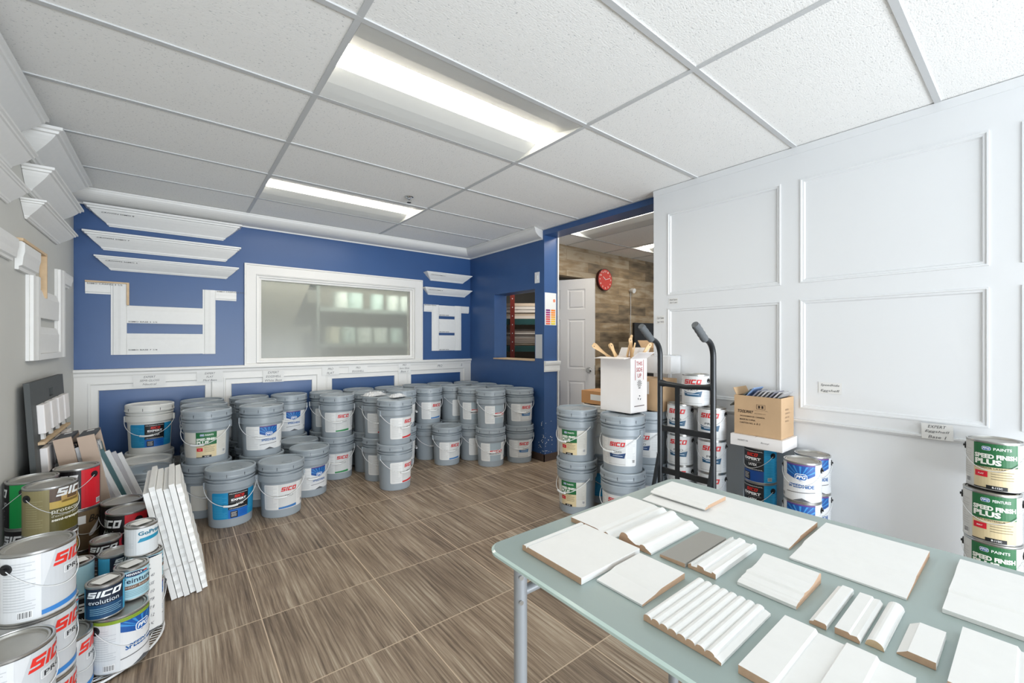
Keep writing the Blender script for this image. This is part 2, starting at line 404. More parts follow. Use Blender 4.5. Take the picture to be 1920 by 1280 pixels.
def pail_lid(m):
    def f():
        b = MB()
        b.lathe([(.1370, .3320), (.1520, .3320), (.1536, .3345), (.1536, .3440), (.1520, .3465), (.1514, .350), (.1520, .366), (.1524, .376), (.1508, .3815), (.1470, .3848), (.1425, .3848), (.1395, .381), (.1370, .3735), (0.001, .3735)], m, 40)
        pts = [(.05+.034*math.cos(a), .02+.034*math.sin(a), .3742) for a in [2*PI*i/20 for i in range(20)]]
        b.tube(pts, .0022, m, 6, True)
        for i in range(9):
            a = 2*PI*i/9+.2; c = Vector((math.cos(a), math.sin(a), 0)); t = Vector((-math.sin(a), math.cos(a), 0))
            b.obox(c*.1527+Vector((0, 0, .350)), c*.0012, t*.0011, (0, 0, .011), dark_slot)
        return b.mesh('lid')
    return cache(('lid', m.name), f)
def bail_path(R, z0, drop, off, n=25):
    return [((R)*math.cos(off+a), (R)*math.sin(off+a), z0-drop*math.cos(a)**1) for a in [(-PI/2+PI*i/(n-1)) for i in range(n)]]
def pail_handle():
    def f():
        b = MB(); b.tube(bail_path(.1540, .275, .125, math.radians(-20)), .0023, wire, 6); return b.mesh('handle')
    return cache('bail', f)
def pail_grip():
    def f():
        b = MB(); p = bail_path(.1560, .2745, .125, math.radians(-20), 61)[25:36]
        b.tube(p, .0074, wire, 8); return b.mesh('grip')
    return cache('grip', f)
def pail_label(design):
    def f():
        L = Canvas(); a, b, z0, z1 = -.061, .061, .058, .236; A, B = -.163, .135
        if design == 'plain': return None
        if design == 'expert':
            L.rect(A, B, z0, z1, (30, 140, 190), 0, .012); L.lines(A+.01, a-.008, z0+.01, z1-.02, 16, (70, 165, 205), 1)
            d_expert(L, a, b, z0, z1); L.lines(b+.008, B-.01, z0+.04, z1-.03, 10, (70, 165, 205), 1)
        elif design == 'sfp':
            L.rect(A, B, z0, z1, (214, 212, 204), 0, .012); d_sfp(L, a, b, z0, z1)
            L.lines(b+.008, B-.012, z0+.05, z1-.02, 14, (196, 194, 186), 1); L.bars(B-.03, B-.012, z0+.02, z0+.045)
        else:
            L.rect(A, B, z0, z1, LW, 0, .012)
            L.lines(A+.012, a-.01, z0+.012, z1-.012, 16, (204, 206, 207), 1); L.lines(b+.01, B-.012, z0+.05, z1-.012, 12, (204, 206, 207), 1)
            L.bars(B-.03, B-.012, z0+.02, z0+.045)
            if design == 'hide': d_hide(L, a, b, z0, z1)
            elif design == 'maint': d_maint(L, a, b, z0, z1)
            elif design == 'navy': d_pro(L, a, b, z0, z1, trap=(44, 70, 112))
            elif design == 'bluebox': d_pro(L, a, b, z0, z1, trap=(74, 122, 170))
            else: d_pro(L, a, b, z0, z1, strip={'green': (52, 140, 84), 'red': (204, 44, 52), 'blue': (62, 122, 184)}[design])
        return L.wrap('label', pail_r)
    return cache(('lab', design), f)
PAIL_H = 0.3735
def pail(x, y, level, design, off, label, group, white=False, lidwhite=False):
    m = pail_white if white else pail_grey; ml = pail_white if (white or lidwhite) else pail_grey
    rz = math.atan2(-y, -x)+math.radians(off)
    t = thing('paint_pail', label, 'paint bucket', (x, y, level*PAIL_H), rz, group)
    inst('body', pail_body(m), t); inst('lid', pail_lid(ml), t)
    lm = pail_label(design)
    if lm: inst('label', lm, t)
    h = inst('handle', pail_handle(), t); inst('grip', pail_grip(), h)
    return t

# ------------------------------------------------------------------ tins
CH, QH = 0.207, 0.125
def can_meshes(R, H, n=36):
    def f():
        b = MB(); b.lathe([(R-.003, 0), (R+.0012, .001), (R+.0012, .004), (R, .006), (R, H-.009), (R+.0014, H-.007), (R+.0014, H-.001), (R-.002, H), (R-.005, H-.0005), (R-.0065, H-.006)], steel, n, cap1=False)
        body = b.mesh('tin_body')
        b = MB(); r = R-.0065
        b.lathe([(r, H-.006), (r-.002, H-.0022), (r-.007, H-.0022), (r-.009, H-.0075), (r-.012, H-.009), (0.001, H-.0085)], lid_steel, n, cap0=False)
        lid = b.mesh('lid')
        return body, lid
    return cache(('can', R, H), f)
def can_handle(R, H, gal):
    def f():
        off = math.radians(-8 if gal else 0); z = H*.80
        b = MB(); b.tube(bail_path(R+.006, z, H*.40, off), .0013, wire, 6); h = b.mesh('handle')
        es = []
        for sg in (-1, 1):
            b = MB(); a = off+sg*PI/2; c = Vector((math.cos(a), math.sin(a), 0))
            b.tube([c*(R-.001)+Vector((0, 0, z)), c*(R+.0045)+Vector((0, 0, z))], .0155, black_plastic, 18)
            b.tube([c*(R+.004)+Vector((0, 0, z)), c*(R+.010)+Vector((0, 0, z))], .0055, black_plastic, 10)
            es.append(b.mesh('handle_ear'))
        return h, es
    return cache(('ch', R, H), f)
def can_label(design):
    def f():
        L = Canvas(); q = design.startswith('q'); R = .054 if q else .084; H = QH if q else CH
        z0, z1 = .006, H-.010; h = PI*R*.9995
        w = .062 if q else .0675; a, b = -w, w
        def base(c): L.rect(-h, h, z0, z1, c, 0)
        if design == 'pro':
            base((226, 228, 230)); L.lines(a-.085, a-.012, z0+.03, z1-.015, 18, (200, 203, 206), 1); L.bars(a-.05, a-.018, z0+.008, z0+.03)
            W = b-a; L.rect(a, b, z0, z1, (198, 201, 204), 1)
            L.poly([(a, z1), (a+.03, z1), (a+.002, z0+.09), (a, z0+.09)], (214, 216, 218), 2)
            L.sico(a+.024, b+.022, z0+.140, z0+.176, (222, 52, 44), 3)
            L.rect(a+.05, b, z0+.106, z0+.130, (236, 237, 238), 3, .004); L.rect(a+.052, b-.002, z0+.108, z0+.128, (205, 208, 210), 4, .003)
            L.text('PRO', a+.058, b-.012, z0+.111, z0+.125, INK, 5, 0.01)
            L.poly([(a, z0+.006), (b+.04, z0+.016), (b+.04, z0+.034), (a, z0+.020)], (58, 128, 198), 3)
            L.lines(b+.045, b+.12, z0+.03, z1-.02, 14, (200, 203, 206), 1)
        elif design == 'protrap':
            base((224, 226, 228)); d_pro(L, a, b, z0, z1, trap=(36, 84, 116)); L.lines(b+.01, b+.08, z0+.03, z1-.02, 14, (196, 200, 204), 1)
            L.lines(a-.09, a-.02, z0+.03, z1-.02, 14, (196, 200, 204), 1)
        elif design in ('evored', 'evogreen', 'evoblack'):
            base((24, 20, 24)); p = {'evored': (212, 30, 44), 'evogreen': (20, 150, 74), 'evoblack': (40, 34, 38)}[design]
            L.rect(b, b+.095, z0, z1, p, 1); L.rect(a-.115, a-.02, z0, z1, p, 1)
            L.bars(b+.062, b+.09, z0+.01, z0+.035)
            L.sico(a+.005, b-.01, z0+.135, z0+.172, (240, 240, 240), 3)
            L.text('evolution', a+.014, b-.014, z0+.098, z0+.122, (226, 226, 230), 3, 0.0)
            L.lines(a+.03, b-.03, z0+.03, z0+.08, 4, (170, 160, 165), 2)
        elif design == 'olive':
            base((150, 140, 100)); L.lines(a-.08, a-.02, z0+.03, z1-.04, 12, (170, 160, 122), 1)
            L.rect(a, b+.02, z0, z1, (92, 84, 32), 1); L.rect(a, b+.02, z0+.11, z1, (96, 78, 66), 2)
            L.rect(a, b+.02, z0+.105, z0+.135, (206, 176, 92), 3); L.rect(a+.035, b-.02, z0+.125, z0+.165, (188, 154, 96), 3)
            L.rect(a+.055, b-.035, z0+.14, z0+.16, (110, 84, 58), 4)
            L.sico(a+.018, b+.018, z0+.155, z0+.190, (238, 240, 240), 5)
            L.text('protecteur', a+.006, b-.004, z0+.080, z0+.100, (232, 230, 214), 3, 0.01)
            L.text("d'exterieur pour bois", a+.006, b-.004, z0+.064, z0+.078, (220, 216, 196), 3, 0.0)
            L.text('semi-transparent', a+.006, b, z0+.046, z0+.061, (244, 242, 230), 3, 0.04)
        elif design == 'brown':
            base((112, 92, 66)); L.text('Bois', a+.05, b-.006, z0+.13, z0+.165, (20, 16, 14), 3, 0.01, 0.3)
            pts = [(b-.055+.013*math.cos(t)*(1-.5*math.sin(t))+.022*math.sin(t), z0+.095+.034*math.sin(t)) for t in [2*PI*i/18 for i in range(18)]]
            L.poly(pts, (222, 222, 222), 2); L.lines(a+.06, b-.02, z0+.03, z0+.055, 3, (190, 180, 160), 2)
            L.rect(a+.01, a+.04, z0+.13, z0+.17, (226, 224, 220), 2)
        elif design in ('hide', 'hidegreen'):
            base((218, 221, 223))
            if design == 'hide': d_hide(L, a, b, z0, z1)
            else:
                d_hide(L, a, b, z0, z1-.006, band=(132, 160, 44), cut=.70); L.rect(-h, h, z1-.012, z1, (132, 160, 44), 1)
            L.bars(a-.05, a-.015, z0+.008, z0+.032); L.lines(a-.09, a-.012, z0+.045, z1-.03, 14, (196, 200, 204), 1); L.lines(b+.01, b+.08, z0+.03, z1-.02, 14, (196, 200, 204), 1)
        elif design == 'expert':
            base((32, 160, 214)); d_expert(L, a, b, z0, z1, low=(22, 74, 150)); L.lines(b+.006, b+.09, z0+.02, z1-.02, 16, (70, 184, 226), 1)
            L.bars(b+.02, b+.045, z0+.01, z0+.03)
        elif design in ('sfp', 'sfpfr'):
            base((206, 206, 202)); d_sfp(L, a, b, z0, z1, *(('PAINTS', 'FLAT') if design == 'sfp' else ('PEINTURES', 'MAT')))
            L.bars(a-.04, a-.015, z0+.01, z0+.035); L.lines(b+.01, b+.08, z0+.03, z1-.02, 14, (190, 190, 186), 1); L.lines(a-.08, a-.012, z0+.045, z1-.03, 12, (190, 190, 186), 1)
        elif design in ('qevo', 'qevored'):
            base((18, 34, 54) if design == 'qevo' else (34, 20, 24)); p = (64, 170, 212) if design == 'qevo' else (206, 44, 64)
            L.rect(b-.01, b+.045, z0, z1, p, 1); L.rect(a-.06, a-.012, z0, z1, p, 1); L.lines(b-.004, b+.038, z0+.01, z1-.04, 12, (120, 200, 228) if design == 'qevo' else (226, 120, 130), 2)
            L.rect(b+.006, b+.024, z1-.03, z1-.010, (20, 50, 76), 2)
            L.rect(a-.012, b-.01, z0, z0+.05, (18, 66, 104) if design == 'qevo' else (70, 24, 34), 1)
            L.sico(a+.0, b-.018, z0+.078, z0+.100, (240, 244, 246), 3); L.text('evolution', a+.006, b-.03, z0+.054, z0+.070, (226, 234, 240), 3, 0.0)
            L.lines(a+.01, b-.02, z0+.012, z0+.04, 4, (130, 170, 190), 2)
        elif design == 'qteint':
            base((168, 206, 216)); L.lines(a-.05, a-.01, z0+.01, z1-.01, 14, (140, 180, 190), 1)
            L.rect(a+.004, b-.03, z0+.094, z0+.100, (190, 44, 52), 2); L.rect(a+.004, b-.02, z0+.086, z0+.092, (60, 140, 180), 2)
            L.poly([(a+.05+.03*math.cos(t), z0+.097+.010*math.sin(t)) for t in [2*PI*i/16 for i in range(16)]], (20, 34, 70), 3)
            L.text('MINWAX', a+.026, a+.074, z0+.0925, z0+.102, (240, 240, 240), 4, 0.02)
            L.text('Teinture', a+.008, b-.012, z0+.062, z0+.082, (24, 40, 66), 3, 0.01)
            L.poly([(a+.004, z0+.038), (b-.01, z0+.042), (b-.01, z0+.056), (a+.004, z0+.052)], (120, 92, 76), 2)
            L.text('pour bois', a+.02, b-.03, z0+.043, z0+.052, (225, 215, 205), 3, 0.0); L.lines(a+.01, b-.02, z0+.008, z0+.034, 4, (130, 160, 170), 2)
        elif design == 'qgo':
            base((206, 210, 212)); L.rect(a+.01, b+.04, z0, z1, (216, 221, 223), 1); L.lines(a-.06, a, z0+.03, z1-.03, 8, (190, 196, 200), 1)
            L.text('GoPrime', a+.016, b-.010, z0+.080, z0+.097, (20, 112, 140), 3, 0.03)
            L.poly([(a+.014, z0+.052), (b-.012, z0+.060), (b-.006, z0+.076), (a+.022, z0+.068)], (28, 140, 176), 2)
        return L.wrap('label', lambda z: R, 0.01)
    return cache(('cl', design), f)
def tin(x, y, z, design, off, label, group, H=None):
    q = design.startswith('q'); R, HH = (.054, QH) if q else (.084, CH)
    rz = math.atan2(-y, -x)+math.radians(off)
    t = thing('paint_tin', label, 'paint can', (x, y, z), rz, group)
    bm, lm = can_meshes(R, HH); inst('body', bm, t); inst('lid', lm, t); inst('label', can_label(design), t)
    if not q:
        h, es = can_handle(R, HH, True); ho = inst('handle', h, t)
        for e in es: inst('handle_ear', e, ho)
    return t

# ================================================================== THE ROOM
XL, YB, XB, XW, ZC = -0.604, 4.65, 3.015, 2.92, 2.415
struct('floor', MB().box(-0.8, 7.2, -2.6, 7.4, -0.06, 0.0, floor_m))
struct('wall_left', MB().box(XL-0.12, XL, -2.6, YB+0.1, 0, ZC+0.15, grey_wall))
WX0, WX1, WZ0, WZ1 = 0.61, 2.225, 1.045, 1.885
b = MB()
b.box(XL, WX0, YB, YB+.12, 0, ZC+.15, blue_wall).box(WX1, XB+.185, YB, YB+.12, 0, ZC+.15, blue_wall)
b.box(WX0, WX1, YB, YB+.12, 0, WZ0, blue_wall).box(WX0, WX1, YB, YB+.12, WZ1, ZC+.15, blue_wall)
struct('wall_back', b)
PY0, PY1, PZ0, PZ1 = 3.385, 4.12, 1.045, 1.815
b = MB()
b.box(XB, XB+.185, 3.24, PY0, 0, ZC+.15, blue_wall).box(XB, XB+.185, PY1, YB, 0, ZC+.15, blue_wall)
b.box(XB, XB+.185, PY0, PY1, 0, PZ0, blue_wall).box(XB, XB+.185, PY0, PY1, PZ1, ZC+.15, blue_wall)
b.box(XB, XB+.185, 1.80, 3.24, 2.36, ZC+.15, blue_wall)
struct('wall_right_blue', b)
struct('trim_1', MB().box(XB+.186, XB+.20, 3.225, 3.262, 0, 2.36, white_paint))           # white door-casing edge behind the jamb
b = MB().box(XB-.008, XB, 3.232, YB-.03, 0, .075, brown_base).box(XB-.008, XB+.185, 3.232, 3.24, 0, .075, brown_base)
struct('baseboard_right', b)
# chipped paint at the corner of the opening
b = MB(); R = random.Random(3)
for i in range(46):
    z = .08+abs(R.gauss(0, .16)); a = R.uniform(.003, .009); f = R.random()
    if f < .5: y = 3.243+abs(R.gauss(0, .045)); b.box(XB-.0012, XB+.0, y, y+a, z, z+a*R.uniform(.5, 1.6), white_wall)
    else: x = XB+abs(R.gauss(0, .05)); x = min(x, XB+.17); b.box(x, x+a, 3.2388, 3.24, z, z+a*R.uniform(.5, 1.6), white_wall)
struct('trim_2', b)

def relief(mb, f, a0, a1, z0, z1, holes, d, m):
    A = sorted({a0, a1, *[v for h in holes for v in h[:2]]}); Z = sorted({z0, z1, *[v for h in holes for v in h[2:]]})
    A = [v for v in A if a0 <= v <= a1]; Z = [v for v in Z if z0 <= v <= z1]
    for i in range(len(A)-1):
        for j in range(len(Z)-1):
            ca, cz = (A[i]+A[i+1])/2, (Z[j]+Z[j+1])/2
            if any(h[0] < ca < h[1] and h[2] < cz < h[3] for h in holes): continue
            mb.quad(f(A[i], d, Z[j]), f(A[i+1], d, Z[j]), f(A[i+1], d, Z[j+1]), f(A[i], d, Z[j+1]), m)
    for h in holes+[(a0, a1, z0, z1)]:
        c = [(h[0], h[2]), (h[1], h[2]), (h[1], h[3]), (h[0], h[3])]
        for k in range(4):
            (p, q), (r, s) = c[k], c[(k+1) % 4]
            mb.quad(f(p, 0, q), f(r, 0, s), f(r, d, s), f(p, d, q), m)
def ring(mb, f, h, prof, m):          # mitred moulding round the inside of a rectangle; prof = (inset, height)
    for (i0, d0), (i1, d1) in zip(prof, prof[1:]):
        def c(i): return [(h[0]+i, h[2]+i), (h[1]-i, h[2]+i), (h[1]-i, h[3]-i), (h[0]+i, h[3]-i)]
        P, Q = c(i0), c(i1)
        for k in range(4):
            n = (k+1) % 4
            mb.quad(f(P[k][0], d0, P[k][1]), f(P[n][0], d0, P[n][1]), f(Q[n][0], d1, Q[n][1]), f(Q[k][0], d1, Q[k][1]), m)
fB = lambda a, o, z: (a, YB-o, z)          # back wall
fL = lambda a, o, z: (XL+o, a, z)          # left wall
fW = lambda a, o, z: (XW-o, a, z)          # white wall on the right
fK = lambda a, o, z: (XB-o, a, z)          # blue wall
# wainscot on the back wall: white frame with blue panels, and chair rail
b = MB()
H4 = [(-.525, .276, .21, .925), (.352, 1.157, .21, .925), (1.232, 2.037, .21, .925), (2.121, 2.923, .21, .925)]
relief(b, fB, XL+.001, XB-.001, 0, .985, H4, .012, white_paint)
for h in H4: ring(b, fB, h, [(0, .012), (.001, .017), (.010, .017), (.018, .006), (.056, .006), (.0600, .0115), (.062, .0)], white_paint)
struct('trim_3', b)
b = MB()
prof = [(0, .972), (.014, .972), (.018, .985), (.018, 1.0), (.026, 1.008), (.034, 1.012), (.034, 1.026), (.030, 1.032), (0, 1.034)]
b.prism(prof, lambda o, z: fB(XL, o, z), lambda o, z: fB(XB, o, z), white_paint)
struct('trim_4', b)
# cove cornice round the blue corner
b = MB(); P = [(0, 2.318), (.012, 2.318), (.014, 2.328), (.03, 2.332)]+[(.03+.13*math.sin(t), 2.404-.072*math.cos(t)) for t in [k*PI/16 for k in range(1, 9)]]+[(.168, 2.404), (.170, 2.415), (0, 2.415)]
path = lambda p: [(XL, YB-p), (XB-p, YB-p), (XB-p, 3.262-.35*p)]
for (p0, z0), (p1, z1) in zip(P, P[1:]):
    a, c = path(p0), path(p1)
    for i in range(2): b.quad((*a[i], z0), (*a[i+1], z0), (*c[i+1], z1), (*c[i], z1), white_paint)
b.add([(*path(p)[2], z) for p, z in P], [tuple(range(len(P)))], white_paint)
struct('trim_5', b)
# white panelled wall
b = MB().box(XW, XW+.10, -2.6, 1.885, 0, ZC+.15, white_wall)
hs = []
for a0, a1 in ((1.003, 1.765), (.152, .901), (-.712, .058), (-1.56, -.80)):
    for z0, z1 in ((1.598, 2.217), (.855, 1.500)): hs.append((a0, a1, z0, z1))
relief(b, fW, -2.6, 1.885, .785, 2.372, hs, .008, white_wall)
for h in hs: ring(b, fW, h, [(0, .008), (.0015, .013), (.008, .013), (.012, .008), (.020, .008), (.026, .0)], white_wall)
b.prism([(0, .768), (.010, .770), (.020, .782), (.020, .790), (0, .792)], lambda o, z: fW(-2.6, o, z), lambda o, z: fW(1.885, o, z), white_wall)
b.prism([(0, 2.372), (.012, 2.372), (.014, ZC), (0, ZC)], lambda o, z: fW(-2.6, o, z), lambda o, z: fW(1.885, o, z), white_wall)
struct('wall_right_white', b)
struct('wall_stockroom', MB().box(XB+.1, 7.2, 7.3, 7.4, 0, ZC+.15, grey_wall).box(XL-.12, XB+.1, 6.6, 6.7, 0, ZC+.15, grey_wall).box(XB+.02, XB+.12, 4.78, 7.3, 0, ZC+.15, grey_wall).box(XL-.12, XL, 4.77, 6.7, 0, ZC+.15, grey_wall))
b = MB()
b.box(XB+.186, 4.10, 3.6, 3.7, 2.05, ZC+.15, planks_m).box(4.10, 7.1, 3.6, 3.7, 0, ZC+.15, planks_m)
struct('wall_far_planks', b)
struct('wall_far', MB().box(7.1, 7.2, -2.6, 7.4, 0, ZC+.15, white_wall))
# suspended ceiling: tiles with openings where the light fittings sit
GX0, GY0, GX, GY = 0.5215, 0.928, 1.2192, 0.6096
FIX = [(0, 1), (0, 4)]
FIX2 = [(3.10, 1.98), (4.42, 1.98)]       # long in y, over the next room
b = MB(); g = MB()
for i in range(-1, 2):
    for j in range(-7, 7):
        x0, x1 = max(GX0+i*GX, XL), min(GX0+(i+1)*GX, XW if j < 1.6 else XB); y0, y1 = GY0+j*GY, min(GY0+(j+1)*GY, YB)
        if j == 6 or y0 >= YB: continue
        if i == 1: x1 = XB
        if (i, j) in FIX: continue
        b.quad((x0, y0, ZC+.004), (x0, y1, ZC+.004), (x1, y1, ZC+.004), (x1, y0, ZC+.004), tile_white)
for i in range(0, 2): g.box(GX0+i*GX-.012, GX0+i*GX+.012, -2.6, YB, ZC-.001, ZC+.010, grid_white)
for j in range(-5, 7):
    if GY0+j*GY < YB: g.box(XL, XB-.001, GY0+j*GY-.012, GY0+j*GY+.012, ZC-.0014, ZC+.0096, grid_white)
g.box(XL, XL+.02, -2.6, YB, ZC-.002, ZC+.008, grid_white).box(XW-.02 if False else XB-.02, XB, 1.9, YB, ZC-.002, ZC+.008, grid_white)
# ceiling of the next room
for (x0, x1, y0, y1) in ((3.2, 3.10+0, -2.6, 3.6),): pass
xs = [3.2, 3.71, 4.42, 5.03, 5.64, 7.1]; 
def slab(x0, x1, y0, y1): b.quad((x0, y0, ZC+.004), (x0, y1, ZC+.004), (x1, y1, ZC+.004), (x1, y0, ZC+.004), tile_white)
slab(3.71, 4.42, -2.6, 3.6); slab(5.03, 7.1, -2.6, 3.6); slab(XW+.1, 3.71, -2.6, 1.98); slab(XB+.1, 3.71, 3.20, 3.6); slab(4.42, 5.03, -2.6, 1.98); slab(4.42, 5.03, 3.20, 3.6)
slab(XB+.15, 7.1, 3.7, 7.3); slab(XL, XB+.1, 4.77, 6.6)
for x in (3.71, 4.42, 5.03, 5.64, 6.25): g.box(x-.012, x+.012, -2.6, 3.6, ZC-.001, ZC+.010, grid_white)
for y in (.76, 1.98, 3.20): g.box(3.2, 7.1, y-.012, y+.012, ZC-.0014, ZC+.0096, grid_white)
ce = struct('ceiling', b); struct('ceiling_grid', g)
struct('ceiling_slab', MB().box(-.75, 7.2, -2.6, 7.4, ZC+.20, ZC+.26, ceiling_dark))

# window in the back wall
wt = struct('window_1', MB()); b = MB()
relief(b, fB, .512, 2.326, 1.030, 1.985, [(.605, 2.230, 1.050, 1.889)], .018, white_paint)
ring(b, fB, (.512, 2.326, 1.030, 1.985), [(0, .018), (.0, .026), (.012, .026), (.016, .018)], white_paint)
b.quad(fB(.605, .018, 1.05), fB(2.23, .018, 1.05), fB(2.23, -.10, 1.05), fB(.605, -.10, 1.05), white_paint)
inst('window_casing', b.fixn('window_casing'), wt)
b = MB(); O = (.607, 2.228, 1.047, 1.887)
ring(b, fB, O, [(0, .018), (.006, .018), (.008, .004), (.024, .004), (.026, -.012), (.045, -.016), (.045, -.058)], white_paint)
ring(b, fB, O, [(.045, -.064), (.045, -.10)], white_paint)
inst('window_stop', b.fixn('window_stop'), wt)
gm = bpy.data.materials.new('frosted_glass'); gm.use_nodes = True; n = gm.node_tree.nodes['Principled BSDF']
n.inputs['Base Color'].default_value = (.70, .72, .65, 1); n.inputs['Transmission Weight'].default_value = .66; n.inputs['Roughness'].default_value = .20; n.inputs['IOR'].default_value = 1.30
inst('window_pane', MB().box(.65, 2.185, YB+.058, YB+.064, 1.09, 1.844, gm).mesh('window_pane'), wt)

# six-panel door of the stock room, standing open
def door():
    t = inst('door_1', None, kind='structure', loc=(3.545, 3.965, 0), rz=math.atan2(3.30-3.965, 3.876-3.545))
    dm = mat('door_paint', (232, 230, 229), .45)
    b = MB(); w = .745
    b.box(0, w, .0, .032, .01, 2.0, dm)
    hs = []
    for a0, a1 in ((.11, .325), (.42, .635)):
        for z0, z1 in ((.22, .78), (.93, 1.52), (1.64, 1.88)): hs.append((a0, a1, z0, z1))
    f = lambda a, o, z: (a, -o, z)
    relief(b, f, 0, w, .01, 2.0, hs, .008, dm)
    for h in hs: ring(b, f, h, [(0, .008), (.004, .002), (.018, .0), (.03, .007), (.2, .007)][:4]+[], dm); b.box(h[0]+.03, h[1]-.03, -.007, .0, h[2]+.03, h[3]-.03, dm)
    inst('door_leaf', b.fixn('door_leaf'), t)
    b = MB(); ch = mat('chrome', (200, 200, 200), .15, 1.0)
    b.tube([(w-.065, -.008, .915), (w-.065, -.014, .915)], .032, ch, 20); b.tube([(w-.065, -.012, .915), (w-.065, -.04, .915), (w-.065, -.05, .915), (w-.065, -.068, .915)], [.011, .011, .026, .020], ch, 18)
    inst('door_knob', b.mesh('door_knob'), t)
    b = MB(); b.box(w, w+.003, .006, .028, .86, .97, ch); inst('strike_plate', b.mesh('strike_plate'), t)
door()

# ------------------------------------------------------------------ lights
fix_body = mat('fixture_enamel', (214, 215, 212), .4)
diff_m = mat('lamp_diffuser', (255, 247, 232), .5, emit=LAMP)
def troffer(x, y, label, rz=0):
    t = thing('ceiling_light', label, 'ceiling light', (x, y, ZC), rz, 'recessed ceiling lights'); L_, W_ = 1.2192, .6096
    b = MB(); e = .013; s = [(e, 0.0), (.06, .007), (.12, .018), (.17, .031), (.215, .043)]
    full = s+[(.215, .052), (W_-.215, .052)]+[(W_-q, z) for q, z in s[::-1]]
    for (p, z0), (q, z1) in zip(full, full[1:]): b.quad((e, p, z0), (L_-e, p, z0), (L_-e, q, z1), (e, q, z1), fix_body)
    for x_ in (e, L_-e): b.add([(x_, p, z) for p, z in full], [tuple(range(len(full)))], fix_body)
    inst('housing', b.fixn('housing'), t)
    b = MB(); D = [(.219, .0512), (.224, .050), (.26, .0475), (.305, .0465), (.35, .0475), (.386, .050), (.391, .0512)]
    for (p, z0), (q, z1) in zip(D, D[1:]): b.quad((.03, p, z0), (.03, q, z1), (L_-.03, q, z1), (L_-.03, p, z0), diff_m)
    for x_ in (.03, L_-.03): b.add([(x_, p, z) for p, z in D], [tuple(range(len(D)))], diff_m)
    inst('diffuser', b.mesh('diffuser'), t)
LB = ['large recessed ceiling light nearest the viewer, glowing lens between grey wings', 'smaller-looking recessed ceiling light near the blue window wall',
      ]
for (i, j), l in zip(FIX, LB): troffer(GX0+i*GX, GY0+j*GY, l)
for (x, y), l in zip(FIX2, ('recessed ceiling light in the next room just inside the opening', 'far recessed ceiling light in the next room by the white wall edge')): troffer(x+.61, y, l, PI/2)
area('stockroom_fill', (4.2, 4.3, 2.3), (.5, 0, -.6), 1.0, .3, 9, (1, .95, .88))  # unseen area light without a fitting, brightens the rack behind the pass-through
area('back_office_fill', (1.3, 4.80, 2.15), (.9, 0, 0), 2.6, .05, 40, (1, .97, .92))  # added fill light, unseen, brightens the things behind the frosted pane

# sprinkler head
t = thing('fire_sprinkler', 'small chrome fire sprinkler head hanging under the ceiling by the second light', 'sprinkler', (1.483, 3.191, ZC))
ch = mat('chrome', (200, 200, 200), .15, 1.0)
inst('escutcheon', MB().lathe([(.034, .004), (.034, .001), (.026, -.004), (.012, -.005)], ch, 24).mesh('escutcheon'), t)
b = MB().lathe([(.010, -.004), (.009, -.018), (.004, -.022), (.004, -.03)], ch, 12)
for sg in (-1, 1): b.tube([(sg*.009, 0, -.012), (sg*.017, 0, -.024), (sg*.006, 0, -.040)], .0022, ch, 6)
inst('frame', b.mesh('frame'), t)
inst('deflector', MB().lathe([(.001, -.040), (.017, -.041), (.017, -.043), (.001, -.043)], dark_slot, 16).mesh('deflector'), t)

# ================================================================== MOULDING SAMPLES ON THE WALLS
CROWN = [(0, 0), (.10, 0), (.13, .06), (.18, .08), (.22, .17), (.30, .24), (.50, .42), (.66, .58), (.76, .70), (.80, .77), (.88, .79), (.90, .87), (1, .90), (1, 1), (0, 1)]
def crown(f, a0, a1, z0, z1, p, label, wall_text=None, group=None):
    b = MB(); R_ = []
    for q, z in CROWN:
        q *= p; zz = z0+(z1-z0)*z
        R_.append([f(a0-q, .0015, zz), f(a0-q, .0015+q, zz), f(a1+q, .0015+q, zz), f(a1+q, .0015, zz)])
    for r, s_ in zip(R_, R_[1:]):
        for k in range(3): b.quad(r[k], r[k+1], s_[k+1], s_[k], sample_white)
    b.add(R_[0]+R_[-2], [(0, 1, 5, 4)] if False else [(0, 1, 2, 3)], sample_white)
    o = inst('crown_moulding_sample', b.fixn('crown_moulding_sample'), label=label, cat='moulding sample', group=group)
    if wall_text:
        # printed on the sloping face
        pa, za = .50*p, z0+(z1-z0)*.42; pb, zb = .66*p, z0+(z1-z0)*.58
        org = Vector(f(a0-p*.35, pb+.004, zb)); ex = (Vector(f(a1, 0, 0))-Vector(f(a0, 0, 0))).normalized()
        ey = (Vector(f(a0, pb, zb))-Vector(f(a0, pa, za))).normalized(); ez = (Vector(f(a0, 1, 0))-Vector(f(a0, 0, 0))).normalized()
        C = Canvas(); C.text(wall_text, 0.0, .19, .004, .014, (60, 60, 62), 1, 0.01); inst('printed_name', C.place('printed_name', org+ez*.002, ex, ey, ez), o)
    return o
G1 = 'crown moulding samples on the blue wall'; G2 = 'crown moulding samples on the grey wall'
crown(fB, -.389, .335, 2.166, 2.305, .145, 'widest crown moulding sample on the blue wall, topmost of three', 'CROWN 50MO 8', G1)
crown(fB, -.426, .355, 1.977, 2.104, .120, 'middle of the three long crown moulding samples on the blue wall', 'CROWN 50MO 7', G1)
crown(fB, -.386, .363, 1.821, 1.922, .098, 'lowest of the three long crown moulding samples on the blue wall', 'CROWN 50MO 6', G1)
crown(fB, 2.445, 2.885, 1.994, 2.090, .098, 'short crown moulding sample right of the window, upper of two', 'CROWN 50MO 5', G1)
crown(fB, 2.411, 2.915, 1.820, 1.904, .080, 'short crown moulding sample right of the window, lower of two', 'CROWN 50MO 4', G1)
